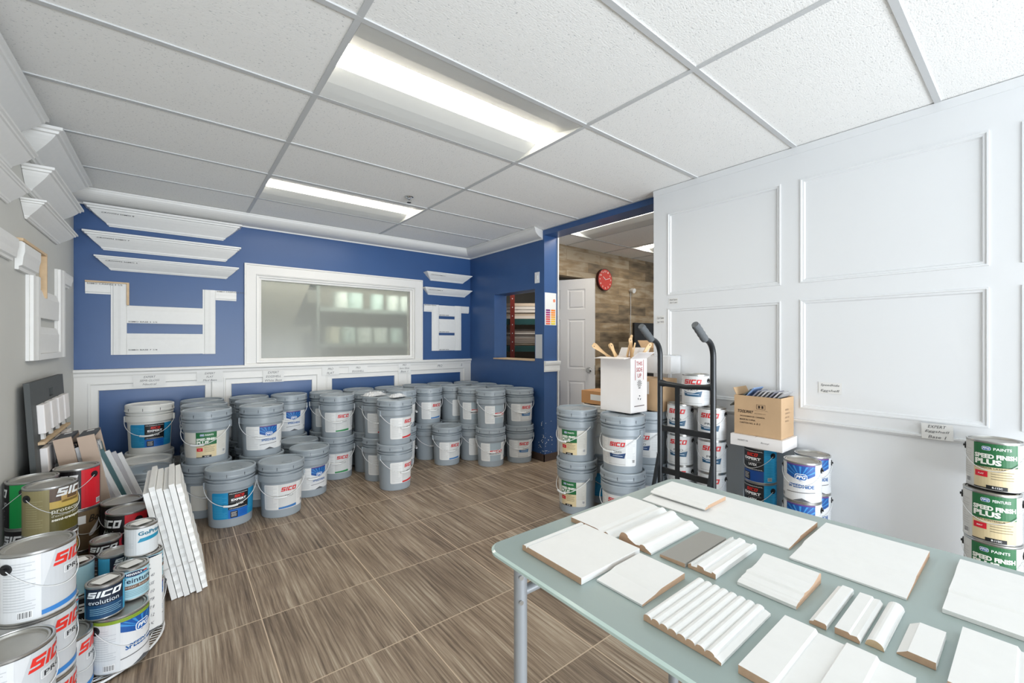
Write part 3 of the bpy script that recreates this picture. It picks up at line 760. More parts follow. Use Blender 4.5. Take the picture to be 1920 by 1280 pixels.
crown(fL, 3.33, 4.05, 2.215, 2.362, .150, 'deepest crown moulding sample on the grey wall beside the blue corner', None, G2)
crown(fL, 3.32, 4.00, 2.030, 2.154, .118, 'middle crown moulding sample of the far column on the grey wall', None, G2)
crown(fL, 3.28, 4.01, 1.885, 1.975, .092, 'lowest and smallest crown moulding sample near the blue corner', None, G2)
crown(fL, 1.9, 3.02, 2.225, 2.372, .110, 'long crown moulding sample at the ceiling, nearest top left', None, G2)
crown(fL, 1.9, 2.95, 2.040, 2.154, .088, 'crown moulding sample under the nearest one at the ceiling, cut by the photo edge', None, G2)
crown(fL, 1.9, 2.96, 1.885, 1.975, .066, 'lowest crown moulding sample at the left photo edge', None, G2)

def flat_sample(name, f, pieces, label, group, d=.016, m=None, text=None, steps=True, cat='moulding sample'):
    b = MB()
    for a0, a1, z0, z1, horiz in pieces:
        m_ = m or sample_white
        if horiz is None or not steps: b.box(*_bx(f, a0, a1, d, z0, z1), m_); continue
        if horiz: P = [(0, .4), (.12, .4), (.16, .75), (.45, .85), (.62, 1), (.94, 1), (1, .7)]; 
        else: P = [(0, .4), (.12, .4), (.16, .75), (.45, .85), (.62, 1), (.94, 1), (1, .7)]
        if horiz == 2: P = [(0, .9), (.72, 1), (.8, .8), (.92, .6), (1, .4)]
        pts = [(0, 0)]+[(t_, h*d) for t_, h in P]+[(1, 0)]
        if horiz: b.prism([(t_, h) for t_, h in pts], lambda t_, h: f(a0, h+.001, z0+(z1-z0)*t_), lambda t_, h: f(a1, h+.001, z0+(z1-z0)*t_), m_)
        else: b.prism([(t_, h) for t_, h in pts], lambda t_, h: f(a0+(a1-a0)*t_, h+.001, z0), lambda t_, h: f(a0+(a1-a0)*t_, h+.001, z1), m_)
    o = inst(name, b.fixn(name), label=label, cat=cat, group=group)
    if text:
        t_, a, z = text; ex = (Vector(f(1, 0, 0))-Vector(f(0, 0, 0))); ez = (Vector(f(0, 1, 0))-Vector(f(0, 0, 0)))
        C = Canvas(); C.text(t_, 0, .012*len(t_), 0, .011, (60, 60, 62), 1, 0.01); inst('printed_name', C.place('printed_name', Vector(f(a, d+.0015, z)), ex, (0, 0, 1), ez), o)
    return o
def _bx(f, a0, a1, d, z0, z1):
    p, q = f(a0, .001, z0), f(a1, d, z1)
    return min(p[0], q[0]), max(p[0], q[0]), min(p[1], q[1]), max(p[1], q[1]), z0, z1
G3 = 'casing and base samples on the blue wall'
flat_sample('door_casing_sample', fB, [(-.395, -.30, 1.145, 1.717, 0), (-.54, -.396, 1.627, 1.717, 1)], 'white casing sample bent left at its top, left half of the large blue wall display', G3, text=('50MO CASING 3 1/2', -.53, 1.700))
flat_sample('wood_edge_strip', fB, [(-.54, -.285, 1.718, 1.729, None), (-.2995, -.285, 1.547, 1.7178, None)], 'bare wood strip edging the top of the left casing sample', None, .026, wood_raw, cat='wood strip')
flat_sample('door_casing_sample', fB, [(.198, .291, 1.142, 1.712, 0), (.2915, .449, 1.625, 1.712, 1)], 'white casing sample bent right at its top, right half of the large blue wall display', G3, text=('50MO CASING 2 3/4', .30, 1.697))
flat_sample('baseboard_sample', fB, [(-.2995, .1975, 1.402, 1.545, 2)], 'upper white baseboard sample between the two casing samples', G3, text=('50MO BASE 5 1/2', -.29, 1.408))
flat_sample('baseboard_sample', fB, [(-.2995, .1975, 1.145, 1.318, 2)], 'lower wide baseboard sample between the two casing samples', G3, text=('50MO BASE 7 1/4', -.29, 1.178))
flat_sample('door_casing_sample', fB, [(2.455, 2.549, 1.14, 1.703, 0), (2.347, 2.4545, 1.615, 1.703, 1)], 'left casing sample of the small display right of the window', G3, text=('MODERN CASING', 2.355, 1.688))
flat_sample('door_casing_sample', fB, [(2.777, 2.871, 1.14, 1.703, 0), (2.8715, 2.985, 1.615, 1.703, 1)], 'right casing sample of the small display beside the blue corner', G3)
for (z0, z1), w in zip(((1.568, 1.70), (1.362, 1.532), (1.142, 1.330)), ('top', 'middle', 'bottom')):
    flat_sample('baseboard_sample', fB, [(2.5495, 2.7765, z0, z1, 2)], w+' baseboard piece of the small display right of the window', G3, text=('MODERN BASE', 2.555, z0+.006))
G4 = 'casing and base samples on the grey wall'
flat_sample('door_casing_sample', fL, [(3.29, 3.42, 1.15, 1.60, 0), (3.10, 3.42, 1.602, 1.74, 1)], 'profiled casing sample with a near arm on the grey wall display', G4, .034)
flat_sample('wood_edge_strip', fL, [(3.10, 3.60, 1.742, 1.756, None), (3.585, 3.60, 1.50, 1.7415, None)], 'bare wood edged strip at the top of the grey wall display', None, .03, wood_raw, cat='wood strip')
flat_sample('door_casing_sample', fL, [(3.97, 4.09, 1.15, 1.72, 0), (4.0905, 4.36, 1.63, 1.72, 1)], 'casing sample with a far arm, right side of the grey wall display', G4, .034)
flat_sample('baseboard_sample', fL, [(3.421, 3.969, 1.385, 1.545, 2)], 'upper baseboard sample of the grey wall display', G4, .022)
flat_sample('baseboard_sample', fL, [(3.421, 3.969, 1.185, 1.335, 2)], 'lower baseboard sample of the grey wall display', G4, .022)
flat_sample('shoe_moulding_sample', fL, [(3.421, 3.969, 1.15, 1.184, None)], 'small shoe moulding strip at the foot of the grey wall display', G4, .034)
flat_sample('door_casing_sample', fL, [(2.45, 3.02, 1.63, 1.74, 1)], 'casing arm sample at the left photo edge on the grey wall', G4, .03)

# ------------------------------------------------------------------ notes, switch plates and cards on the walls
paper = mat('paper', (226, 226, 224), .7)
def note(f, a0, a1, z0, z1, lines, label, o=.0, tilt=0, name='paper_note', ink=(50, 50, 60), m=None, group='handwritten paper notes'):
    A, B = Vector(f((a0+a1)/2, o, (z0+z1)/2)), Vector(f(0, 1, 0))-Vector(f(0, 0, 0))
    ex = Vector((0, 0, 1)).cross(B)
    if abs(a1-a0) < 1e-6: return
    w, h = abs(a1-a0), z1-z0
    b = MB(); b.obox(B*.0008, ex*(w/2), Vector((0, 0, h/2)), B*.0006, m or paper)
    o_ = inst(name, b.mesh(name), loc=A, label=label, cat='note', group=group); o_.rotation_euler = tuple(B*tilt)
    if lines:
        C = Canvas(); n = len(lines)
        for i, t_ in enumerate(lines):
            zz = h/2-h*(i+.82)/n; tw = min(w*.8, len(t_)*h/n*.42)
            C.text(t_, -tw/2, tw/2, zz, zz+h/n*.55, ink, 1, -0.004, 0.25)
        inst('handwriting', C.place('handwriting', B*.0016, ex, (0, 0, 1), B), o_)
    return o_
note(fB, -.262, -.055, .885, .975, ['EXPERT', 'SEMI-GLOSS', 'Neutral'], 'note taped on the white rail above the white pail', .018)
note(fB, .155, .345, .895, .985, ['EXPERT', 'FLAT', 'Med Base'], 'note taped on the white post right of the first blue panel', .018)
note(fB, .66, .84, .862, .975, ['EXPERT', 'EGGSHELL', 'White Base'], 'square note hanging over the second blue panel', .018)
note(fB, 1.19, 1.36, .905, .99, ['PRO', 'FLAT'], 'note on the white post between second and third blue panels', .018)
note(fB, 1.46, 1.66, .915, .99, ['PRO', 'EGGSHELL'], 'note on the rail above the third blue panel', .018)
note(fB, 2.02, 2.17, .89, 1.0, ['PRO', 'Semi Gloss', 'Base 1'], 'note on the white post between third and fourth blue panels', .018)
note(fB, 2.52, 2.60, .93, .985, ['PRO'], 'small note on the rail above the fourth blue panel', .018)
note(fB, 2.84, 2.90, .93, .985, ['5'], 'tiny note on the rail at the blue corner', .018)
note(fW, .70, .81, .955, 1.018, ['Speedhide', 'Eggshell'], 'two line handwritten note inside the large white wall panel', .001)
note(fW, .265, .375, .775, .85, ['EXPERT', 'Eggshell', 'Base 1'], 'three line handwritten note on the white ledge near the green label tins', .021, .02)
note(fW, 1.68, 1.755, 1.532, 1.575, ['Wall Satin', 'Spl Lap'], 'small note on the white rail between two wall panels', .009)
note(fW, 1.79, 1.86, 1.385, 1.45, ['Cali Satin', 'Spl Wh'], 'small note on the white wall post by the opening', .009)
fJ = lambda a, o, z: (a, 3.24-o, z)
o = note(fJ, XB+.008, XB+.172, 1.425, 1.765, None, 'white colour card with orange and purple swatches on the blue jamb', .0, name='colour_card', group=None)
o['category'] = 'colour card'
cw = [((120, 40, 110), (232, 130, 40)), ((150, 44, 120), (240, 140, 40)), ((176, 50, 110), (240, 150, 50)), ((200, 70, 90), (240, 170, 60)), ((214, 80, 80), (244, 190, 70)), ((220, 96, 90), (240, 200, 60)), ((226, 110, 80), (226, 210, 60))]
for i, (p, q) in enumerate(cw):
    z = .0-.005-i*.0235
    for (xa, xb, cc_) in ((-.068, -.006, p), (.006, .068, q)):
        C = Canvas(); C.rect(xa, xb, z-.018, z, cc_, 1); inst('colour_swatch', C.place('colour_swatch', (0, -.0016, 0), (1, 0, 0), (0, 0, 1), (0, -1, 0)), o)
C = Canvas()
C.poly([(.07-.018+.018*math.cos(a), .09+.018*math.sin(a)) for a in [2*PI*k/20 for k in range(20)]], (226, 140, 110), 1)
inst('card_logo', C.place('card_logo', (0, -.0016, 0), (1, 0, 0), (0, 0, 1), (0, -1, 0)), o)
o = note(fK, 3.27, 3.376, 1.075, 1.327, None, 'blank light grey sheet taped on the blue wall by the opening', .0, name='blank_sheet', m=mat('grey_paper', (196, 200, 204), .7), group=None)
t = thing('light_switch', 'white rocker light switch plate on the blue wall beside the opening', 'light switch', (XB, 3.347, 1.93))
inst('switch_plate', MB().box(-.006, 0, -.036, .036, -.058, .058, white_wall).mesh('switch_plate'), t, bevel=.002)
inst('rocker', MB().box(-.011, -.006, -.012, .012, -.02, .02, white_wall).mesh('rocker'), t)
b = MB(); b.prism([(0, .935), (.012, .935), (.016, .95), (.016, 1.0), (.026, 1.012), (.03, 1.03), (.03, 1.045), (0, 1.048)], lambda o, z: fJ(XB-.004, o, z), lambda o, z: fJ(XB+.215, o, z), sample_white)
inst('chair_rail_sample', b.fixn('chair_rail_sample'), label='short white chair rail piece fixed across the blue jamb', cat='moulding sample')
b = MB(); R = random.Random(5)
pts = [(XB-.012, PY0), (XB+.19, PY0), (XB+.19, PY1)]+[(XB-.008-R.uniform(0, .012), PY1-(PY1-PY0)*k/10) for k in range(10)]
b.prism(pts, lambda x, y: (x, y, PZ0), lambda x, y: (x, y, PZ0+.012), wood_raw)
inst('window_sill', b.fixn('window_sill'), label='rough bare wood sill of the pass-through in the blue wall', cat='sill')

# ================================================================== THE NEXT ROOM
t = thing('wall_clock', 'round red wall clock with white figures on the plank wall', 'clock', (4.40, 3.598, 2.06))
rim = mat('clock_red', (176, 36, 34), .35)
def disc(r0, y0, y1, m, n=48):
    b = MB(); b.prism([(r0*math.cos(2*PI*i/n), r0*math.sin(2*PI*i/n)) for i in range(n)], lambda x, z: (x, y0, z), lambda x, z: (x, y1, z), m); return b
inst('case', disc(.142, -.034, 0, mat('clock_case', (70, 20, 20), .4)).fixn('case'), t)
inst('dial', disc(.134, -.038, -.034, mat('clock_dial', (206, 72, 64), .4)).fixn('dial'), t)
C = Canvas()
for k in range(12):
    a = PI/2-k*PI/6; n_ = str(12 if k == 0 else k); w = .010*len(n_)
    C.text(n_, .108*math.cos(a)-w, .108*math.cos(a)+w, .108*math.sin(a)-.011, .108*math.sin(a)+.011, (238, 225, 220), 1, 0.02)
inst('numerals', C.place('numerals', (0, -.038, 0), (1, 0, 0), (0, 0, 1), (0, -1, 0)), t)
for nm, L_, a, w in (('hour_hand', .06, PI/2+.95, .004), ('minute_hand', .095, .25, .003)):
    b = MB(); d = Vector((math.cos(a), 0, math.sin(a))); b.obox(d*L_*.45+Vector((0, -.0415, 0)), d*L_*.55, d.cross(Vector((0, 1, 0)))*w, (0, .001, 0), white_wall)
    inst(nm, b.mesh(nm), t)
t = thing('wall_camera', 'small white camera with a hanging cord on the plank wall', 'camera', (4.98, 3.6, 1.965))
inst('housing', MB().tube([(0, 0, 0), (0, -.03, 0), (.0, -.075, -.012)], [.02, .03, .034], white_wall, 16).mesh('housing'), t)
inst('cord', MB().tube([(0, -.012, -.02), (.004, -.012, -.25), (-.002, -.012, -.5), (.003, -.012, -.75)], .004, white_wall, 6).mesh('cord'), t)
t = thing('computer_monitor', 'black monitor half hidden behind the white wall edge', 'monitor', (4.72, 3.34, .0), -.1)
inst('screen', MB().box(-.02, .50, -.02, .02, 1.18, 1.50, black_plastic).mesh('screen'), t, bevel=.004)
inst('stand', MB().box(.2, .28, -.012, .03, .93, 1.22, black_plastic).box(.12, .36, -.09, .09, .915, .93, black_plastic).mesh('stand'), t)
t = thing('counter', 'dark service counter against the plank wall', 'counter', (4.3, 2.72, 0))
inst('counter_top', MB().box(0, 2.4, 0, .87, .885, .915, mat('counter_grey', (110, 110, 108), .4)).mesh('counter_top'), t)
inst('counter_front', MB().box(.02, 2.38, .03, .85, 0, .885, mat('counter_dark', (70, 68, 66), .5)).mesh('counter_front'), t)
t = thing('open_cardboard_box', 'open tan cardboard box on the counter behind the brush box', 'box', (4.36, 2.74, .9155))
b = MB(); 
for q in ((0, .34, 0, .006), (0, .34, .234, .24), (0, .006, .006, .234), (.334, .34, .006, .234)): b.box(q[0], q[1], q[2], q[3], 0, .26, cardboard)
b.box(0, .34, 0, .24, 0, .006, cardboard); inst('box_body', b.mesh('box_body'), t)
inst('flap', MB().obox((.17, .27, .30), (.17, 0, 0), (0, .03, .05), (0, .003, -.002), cardboard).mesh('flap'), t)

# stock room seen through the pass-through
rz = -YAW
t = thing('shelving_rack', 'red steel storage rack with green beams seen through the pass-through', 'shelf', (4.02, 4.98, 0), rz)
redm = mat('rack_red', (118, 38, 28), .45); grn = mat('rack_beam', (24, 74, 74), .5); deck = mat('rack_deck', (150, 130, 108), .7)
for x in (-.03, -1.3, 1.25):
    for y in (0, .8):
        b = MB().box(x-.034, x+.034, y-.03, y+.03, 0, 2.38, redm)
        if y == 0:
            for k in range(16): b.box(x-.006, x+.006, -.0312, -.029, .2+k*.13, .215+k*.13, white_wall)
        inst('upright', b.mesh('upright'), t)
b = MB(); b.tube([(-.03, .05, 1.15), (-.03, .75, 1.9)], .014, redm, 6); b.tube([(.85, .03, 1.4), (.42, .03, 2.05)], .018, redm, 6); inst('brace', b.mesh('brace'), t)
for z in (.62, 1.19, 1.60, 2.14):
    inst('beam', MB().box(-1.27, 1.22, .03, .07, z-.09, z, grn).mesh('beam'), t); inst('shelf_deck', MB().box(-1.27, 1.22, .07, .77, z-.02, z+.002, deck).mesh('shelf_deck'), t)
lum = [mat('board_white', (214, 208, 200), .7), mat('board_cream', (196, 180, 160), .7), mat('board_grey', (150, 140, 132), .7)]
R = random.Random(9); n_ = 0
right = Vector((math.cos(rz), math.sin(rz), 0)); back = Vector((-math.sin(rz), math.cos(rz), 0))
for z0, cnt, th in ((1.192+.012, 9, .024), (1.602, 5, .045)):
    for side in (1,):
        for k in range(cnt):
            w = 1.02+R.uniform(-.03, .03); z = z0+k*(th+.003); m_ = lum[R.randrange(3)]
            b = MB().box(-w/2, w/2, 0, .55, 0, th, m_)
            p = Vector((4.02, 4.98, z))+right*.22+back*(.10+R.uniform(-.02, .02))
            inst('stacked_board', b.mesh('stacked_board'), None, p, rz, 'pale board in the stack on the %s shelf of the red rack' % ('lower' if z0 < 1.5 else 'upper'), 'board', 'boards on the %s rack shelf' % ('lower' if z0 < 1.5 else 'upper'))
# back office seen through the frosted window
t = thing('storage_shelf', 'grey shelf unit behind the frosted window', 'shelf', (1.30, 5.2, 0))
shm = mat('shelf_grey', (132, 144, 140), .6)
for z in (.6, 1.235, 1.655): inst('shelf_board', MB().box(0, 1.7, 0, .45, z-.05, z, shm).mesh('shelf_board'), t)
for x in (-.02, 1.70): inst('side_panel', MB().box(x, x+.03, 0, .45, 0, 2.2, shm).mesh('side_panel'), t)
inst('back_panel', MB().box(0, 1.7, .45, .46, 0, 2.2, mat('shelf_back', (120, 116, 104), .7)).mesh('back_panel'), t)
shc = [mat('jar_white', (214, 224, 218), .5), mat('jar_cream', (206, 204, 182), .5), mat('jar_mint', (190, 214, 208), .5)]
for i, (x, z, r, k) in enumerate(((1.48, 1.235, .088, 1), (1.67, 1.235, .085, 2), (1.876, 1.235, .09, 0), (2.081, 1.235, .09, 0), (2.297, 1.235, .085, 2), (1.58, 1.655, .085, 0), (1.76, 1.655, .085, 2), (2.03, 1.655, .08, 2), (2.246, 1.655, .08, 0), (2.42, 1.655, .08, 0))):
    pos = ('first', 'second', 'third', 'fourth', 'fifth')[i % 5]
    o = inst('storage_tub', MB().lathe([(r-.004, 0), (r, .004), (r, .172), (r+.003, .175), (r+.003, .19), (.001, .192)], shc[k], 24).mesh('storage_tub'), None, (x, 5.33, z+.001), 0,
         'blurred pale tub behind the frosted glass, %s from the left on the %s shelf' % (pos, 'lower' if i < 5 else 'upper'), 'tub', 'tubs behind the frosted window')
b = MB(); b.prism([(XL+.1, .2), (.471, .2), (1.31, 2.3), (XL+.1, 2.3)], lambda x, z: (x, 4.88, z), lambda x, z: (x, 4.91, z), mat('partition_beige', (170, 166, 152), .7))
inst('slanted_partition', b.fixn('slanted_partition'), label='beige panel with a slanted edge behind the frosted window', cat='panel')
b = MB(); b.prism([(.885, 1.09), (1.055, 1.09), (1.055, 1.33), (1.14, 1.33), (1.14, 1.42), (.97, 1.42), (.91, 1.36)], lambda x, z: (x, YB+.195, z), lambda x, z: (x, YB+.203, z), mat('sheet_grey', (196, 196, 184), .6))
inst('cardboard_sheet', b.fixn('cardboard_sheet'), label='white cut sheet standing right behind the frosted glass', cat='sheet')
b = MB(); b.box(1.10, 1.19, YB+.195, YB+.201, 1.66, 1.80, mat('sheet_grey', (196, 196, 184), .6)); inst('paper_sheet', b.mesh('paper_sheet'), label='small white sheet high behind the frosted glass', cat='sheet')

# ================================================================== PAILS
GP = 'grey and white paint pails stacked along the blue wall'
def stack(x, y, rows, where, labels=None):
    """rows: bottom to top, each (design, label azimuth offset, look[, options])"""
    names = ['bottom', 'top'] if len(rows) == 2 else ['single']
    for lv, r in enumerate(rows):
        d, off, look = r[:3]; kw = r[3] if len(r) > 3 else {}
        pos = {'bottom': 'lower, ', 'top': 'upper, ', 'single': 'single, '}[names[lv]]
        pail(x, y, lv, d, off, look+', '+pos+where, GP, **kw)
WH = dict(white=True)
stack(-.15, 4.46, [('plain', 12, 'white pail', WH), ('expert', 12, 'white pail with bright blue and black label', WH)], 'against the first blue panel')
stack(-.16, 4.15, [('plain', 20, 'white lidded pail', WH)], 'right in front of the white pail stack')
stack(-.16, 3.84, [('hide', 8, 'dusty grey pail with green and blue label edge')], 'behind the leaning white boards')
stack(.19, 4.47, [('plain', 0, 'grey pail'), ('plain', 0, 'grey pail')], 'rearmost behind the green label pails')
stack(.19, 4.15, [('plain', 0, 'grey pail'), ('plain', 0, 'grey pail')], 'just behind the green label pails')
stack(.19, 3.83, [('sfp', 25, 'grey pail with green and beige label'), ('sfp', -2, 'grey pail with green and beige label')], 'nearest the first white post')
stack(.53, 4.46, [('plain', 90, 'grey pail'), ('plain', 90, 'grey pail')], 'rearmost left of the second blue panel')
stack(.54, 4.14, [('plain', 80, 'grey pail'), ('plain', 80, 'grey pail')], 'in the middle row left of the second blue panel')
stack(.54, 3.82, [('blue', 40, 'grey pail'), ('hide', 19, 'grey pail with blue emblem label')], 'just behind the two front single pails')
stack(.85, 4.44, [('plain', 16, 'grey pail'), ('hide', 16, 'grey pail with blue emblem label')], 'against the second blue panel')
stack(.87, 4.12, [('plain', 16, 'grey pail with bare lid')], 'behind the blue emblem pail on the floor')
stack(.88, 3.80, [('hide', 31, 'grey pail with blue emblem label')], 'on the floor right of the front pair')
stack(.31, 3.545, [('expert', 20, 'grey pail with bright blue and black label')], 'beside the leaning white boards')
stack(.62, 3.505, [('blue', 18, 'grey pail with red lettering, blue stripe')], 'right of the front blue label pail')
stack(1.18, 4.43, [('blue', 25, 'grey pail'), ('blue', 25, 'grey pail with white label edge')], 'behind the green stripe pails')
stack(1.19, 4.11, [('green', 18, 'grey pail with red lettering, green stripe'), ('green', 21, 'grey pail with red lettering, green stripe')], 'left of the third blue panel')
stack(1.51, 4.47, [('blue', 66, 'grey pail'), ('blue', 66, 'grey pail')], 'rearmost below the third blue panel')
stack(1.50, 4.15, [('blue', 62, 'grey pail with white label edge'), ('blue', 66, 'grey pail with white label edge')], 'second from the wall, third blue panel')
stack(1.485, 3.825, [('red', 24, 'grey pail'), ('red', 20, 'grey pail carrying a crumpled bag')], 'just behind the foremost red stripe pails')
stack(1.50, 3.51, [('red', 53, 'grey pail with red lettering, red stripe'), ('red', 53, 'grey pail with red lettering, red stripe')], 'foremost in the middle of the floor')
stack(1.83, 4.44, [('plain', 0, 'grey pail'), ('plain', 0, 'grey pail')], 'against the wall right of the third blue panel')
stack(1.83, 4.12, [('blue', 112, 'grey pail'), ('blue', 112, 'grey pail with label turned aside')], 'behind the crumpled bag, right side')
stack(2.17, 4.485, [('plain', 0, 'grey pail'), ('plain', 0, 'grey pail')], 'against the wall left of the fourth blue panel')
stack(2.16, 4.17, [('plain', 42, 'grey pail'), ('blue', 39, 'grey pail with red lettering and blue stripe')], 'behind the lone pail near the corner')
stack(2.215, 3.86, [('blue', 36, 'grey pail with red lettering and blue stripe')], 'on the floor near the blue corner')
stack(2.48, 4.485, [('plain', 0, 'grey pail'), ('plain', 0, 'grey pail')], 'against the wall below the fourth blue panel')
stack(2.475, 4.17, [('plain', 66, 'grey pail'), ('blue', 66, 'grey pail with sliver of white label')], 'second from wall, below fourth blue panel')
stack(2.525, 3.855, [('maint', 55, 'grey pail with white label'), ('maint', 22, 'grey pail with half hidden red lettering')], 'left behind the pale blue label pails')
stack(2.80, 4.41, [('plain', 0, 'grey pail'), ('plain', 0, 'grey pail')], 'in the very corner of the blue walls')
stack(2.845, 4.09, [('plain', 0, 'grey pail'), ('plain', 0, 'grey pail')], 'second from the corner along the right blue wall')
stack(2.545, 3.54, [('maint', 23, 'grey pail with red lettered pale blue label'), ('maint', 44, 'grey pail with red lettered pale blue label')], 'third from the blue pillar base')
stack(2.845, 3.775, [('plain', 0, 'grey pail'), ('plain', 0, 'grey pail')], 'behind the rightmost pails, under the pass-through')
stack(2.86, 3.46, [('bluebox', 19, 'grey pail with red lettering and blue box'), ('bluebox', 31, 'grey pail with red lettering and blue box')], 'rightmost against the blue wall')
GP = 'paint pails by the white box'
stack(2.368, 2.185, [('sfp', -28, 'grey pail with green and beige label'), ('sfp', -26, 'grey pail with green and beige label')], 'left of the white box')
stack(2.41, 1.80, [('navy', -24, 'grey pail with red lettering and navy box'), ('navy', -18, 'grey pail with red lettering and navy box')], 'under the white box')
stack(2.68, 2.205, [('expert', 40, 'pail with blue label edge'), ('plain', 0, 'pale pail with white lid', WH)], 'under the small brown box')
stack(2.722, 1.815, [('navy', -18, 'grey pail with red lettering'), ('navy', -18, 'grey pail with red lettering')], 'behind the hand truck under the tan box')
# crumpled bags lying on two lids
bagm = mat('thin_plastic', (206, 208, 210), .35)
def crumple(name, loc, sx, sy, h, label, seed, m=None, cat='bag'):
    R = random.Random(seed); n = 12; b = MB(); vs = []
    for side in (0, 1):
        for i in range(n+1):
            for j in range(n+1):
                u, v = i/n*2-1, j/n*2-1; e = max(0, 1-(u*u*u*u+v*v*v*v))
                z = .0015 if side == 0 else .0025+h*e*(.35+.65*R.random())
                vs.append((u*sx*(1+R.uniform(-.06, .06)*side), v*sy*(1+R.uniform(-.06, .06)*side), z))
    N = (n+1)*(n+1); fs = []
    for i in range(n):
        for j in range(n):
            a = i*(n+1)+j; fs.append((a, a+1, a+n+2, a+n+1)); fs.append((N+a, N+a+n+1, N+a+n+2, N+a+1))
    per = [i*(n+1) for i in range(n+1)]+[n*(n+1)+j for j in range(1, n+1)]+[i*(n+1)+n for i in range(n-1, -1, -1)]+[j for j in range(n-1, 0, -1)]
    for k in range(len(per)):
        a, c = per[k], per[(k+1) % len(per)]; fs.append((a, c, N+c, N+a))
    b.add(vs, fs, m or bagm); return inst(name, b.fixn(name), None, loc, R.uniform(0, 1), label, cat)
TOP = 2*PAIL_H+.0115
crumple('crumpled_bag', (1.44, 3.84, TOP), .10, .07, .035, 'crumpled clear plastic bag on the lid behind the foremost pails', 2)
crumple('crumpled_rag', (1.57, 3.86, TOP), .055, .06, .03, 'crumpled white wrapper beside the clear bag on the lid', 6, white_wall, 'wrapper') if False else None
crumple('crumpled_bag', (1.56, 3.60, TOP), .07, .045, .03, 'crumpled silver wrapper on the rear edge of the foremost pail lid', 4)

# ================================================================== TINS ON THE RIGHT
GT = 'white tins behind the hand truck'
for x, y, w in ((2.74, 1.565, 'left column'), (2.74, 1.345, 'right column')):
    for k in range(4):
        tin(x, y, k*CH, 'protrap', (-12, -20, -14, -22)[k]+(0 if y > 1.4 else 8), 'white tin, red lettering, %s from floor in the %s behind the hand truck' % (('lowest', 'second', 'third', 'fourth')[k], w), GT)
tin(2.74, 1.455, 4*CH, 'protrap', -18, 'single white tin on top of both columns behind the hand truck', GT)
for k in range(3): tin(2.78, 1.068, k*CH, 'expert', -34, 'black and bright blue tin, %s under the flat white box' % ('lowest', 'middle', 'topmost')[k], 'blue tins under the boxes')
for k in range(3):
    tin(2.63, .803, k*CH, 'hide', -6, 'white tin with blue sunburst label, %s of the front column by the table' % ('lowest', 'middle', 'topmost')[k], 'blue emblem tins by the white wall')
    tin(2.82, .812, k*CH, 'hide', 12, 'white tin with blue sunburst label, %s of the rear column against the wall' % ('lowest', 'middle', 'topmost')[k], 'blue emblem tins by the white wall')
for k, (d, x, y, o) in enumerate((('sfpfr', 2.735, .135, 4), ('sfp', 2.73, .133, 2), ('sfpfr', 2.735, .136, 6), ('sfp', 2.785, .130, 2))):
    tin(x, y, k*CH, d, o, 'green and beige tin, %s of the stack at the right photo edge' % ('lowest', 'second lowest', 'second from top', 'topmost')[k], 'green label tins at the right')

# ------------------------------------------------------------------ boxes on the right
def carton(loc, sx, sy, sz, label, m, name='cardboard_box', flaps=None, closed=True, cat='box'):
    t = thing(name, label, cat, loc); th = .004; b = MB()
    b.box(0, sx, 0, th, 0, sz, m).box(0, sx, sy-th, sy, 0, sz, m).box(0, th, th, sy-th, 0, sz, m).box(sx-th, sx, th, sy-th, 0, sz, m).box(th, sx-th, th, sy-th, 0, th, m)
    if closed: b.box(th, sx-th, th, sy-th, sz-th, sz, m); b.box(-.0006, sx+.0006, sy/2-.001, sy/2+.001, sz-.001, sz+.0004, dark_slot)
    inst('box_body', b.mesh('box_body'), t)
    for q in flaps or []:
        b = MB(); b.obox(*q, m); inst('flap', b.mesh('flap'), t)
    return t
def print_on(t, lines, org, ex, ez, ink=(60, 48, 40), name='printing'):
    C = Canvas()
    for x0, x1, y0, y1, s_, bo, sh in lines:
        if s_ is None: C.rect(x0, x1, y0, y1, ink, 1)
        else: C.text(s_, x0, x1, y0, y1, ink, 1, bo, sh)
    return inst(name, C.place(name, org, ex, (0, 0, 1), ez), t)
zt = 2*PAIL_H+.0125
t = carton((2.43, 1.75, zt), .19, .26, .375, 'tall open white box full of brushes on the pail stack', box_white, 'brush_box', closed=False,
  flaps=[((-.035, .13, .378), (.035, 0, .004), (0, .128, 0), (0, 0, .0015)), ((.095, -.03, .395), (.094, 0, 0), (0, .032, -.022), (0, .001, .0015)), ((.215, .13, .41), (.022, 0, .036), (0, .125, 0), (.001, 0, .0015))])
inst('lining', MB().box(.005, .185, .005, .255, .20, .205, cardboard).mesh('lining'), t)
print_on(t, [(-.035, .035, .0, .028, 'THIS', .01, 0), (-.035, .035, -.042, -.014, 'SIDE', .01, 0), (-.022, .022, -.084, -.056, 'UP', .01, 0), (-.05, -.045, -.1, .04, None, 0, 0), (.045, .05, -.1, .04, None, 0, 0)], (.10, -.0002, .325), (1, 0, 0), (0, -1, 0), (176, 40, 44))
C = Canvas()
for k in range(11):
    a = 2*PI*k/11; C.poly([(.022*math.cos(a-.12), .022*math.sin(a-.12)), (.03*math.cos(a), .03*math.sin(a)), (.022*math.cos(a+.12), .022*math.sin(a+.12)), (0, 0)], (70, 70, 74), 1)
C.rect(-.012, .012, -.034, -.028, (70, 70, 74), 1)
for k in range(3):
    a = PI/2+2*PI*k/3; C.poly([(-.0+.014*math.cos(a-.8), -.10+.014*math.sin(a-.8)), (.020*math.cos(a-.3), -.10+.020*math.sin(a-.3)), (.018*math.cos(a+.4), -.10+.018*math.sin(a+.4)), (.010*math.cos(a), -.10+.010*math.sin(a))], (60, 60, 64), 1)
C.lines(-.06, .06, -.165, -.145, 1, (120, 110, 110), 1)
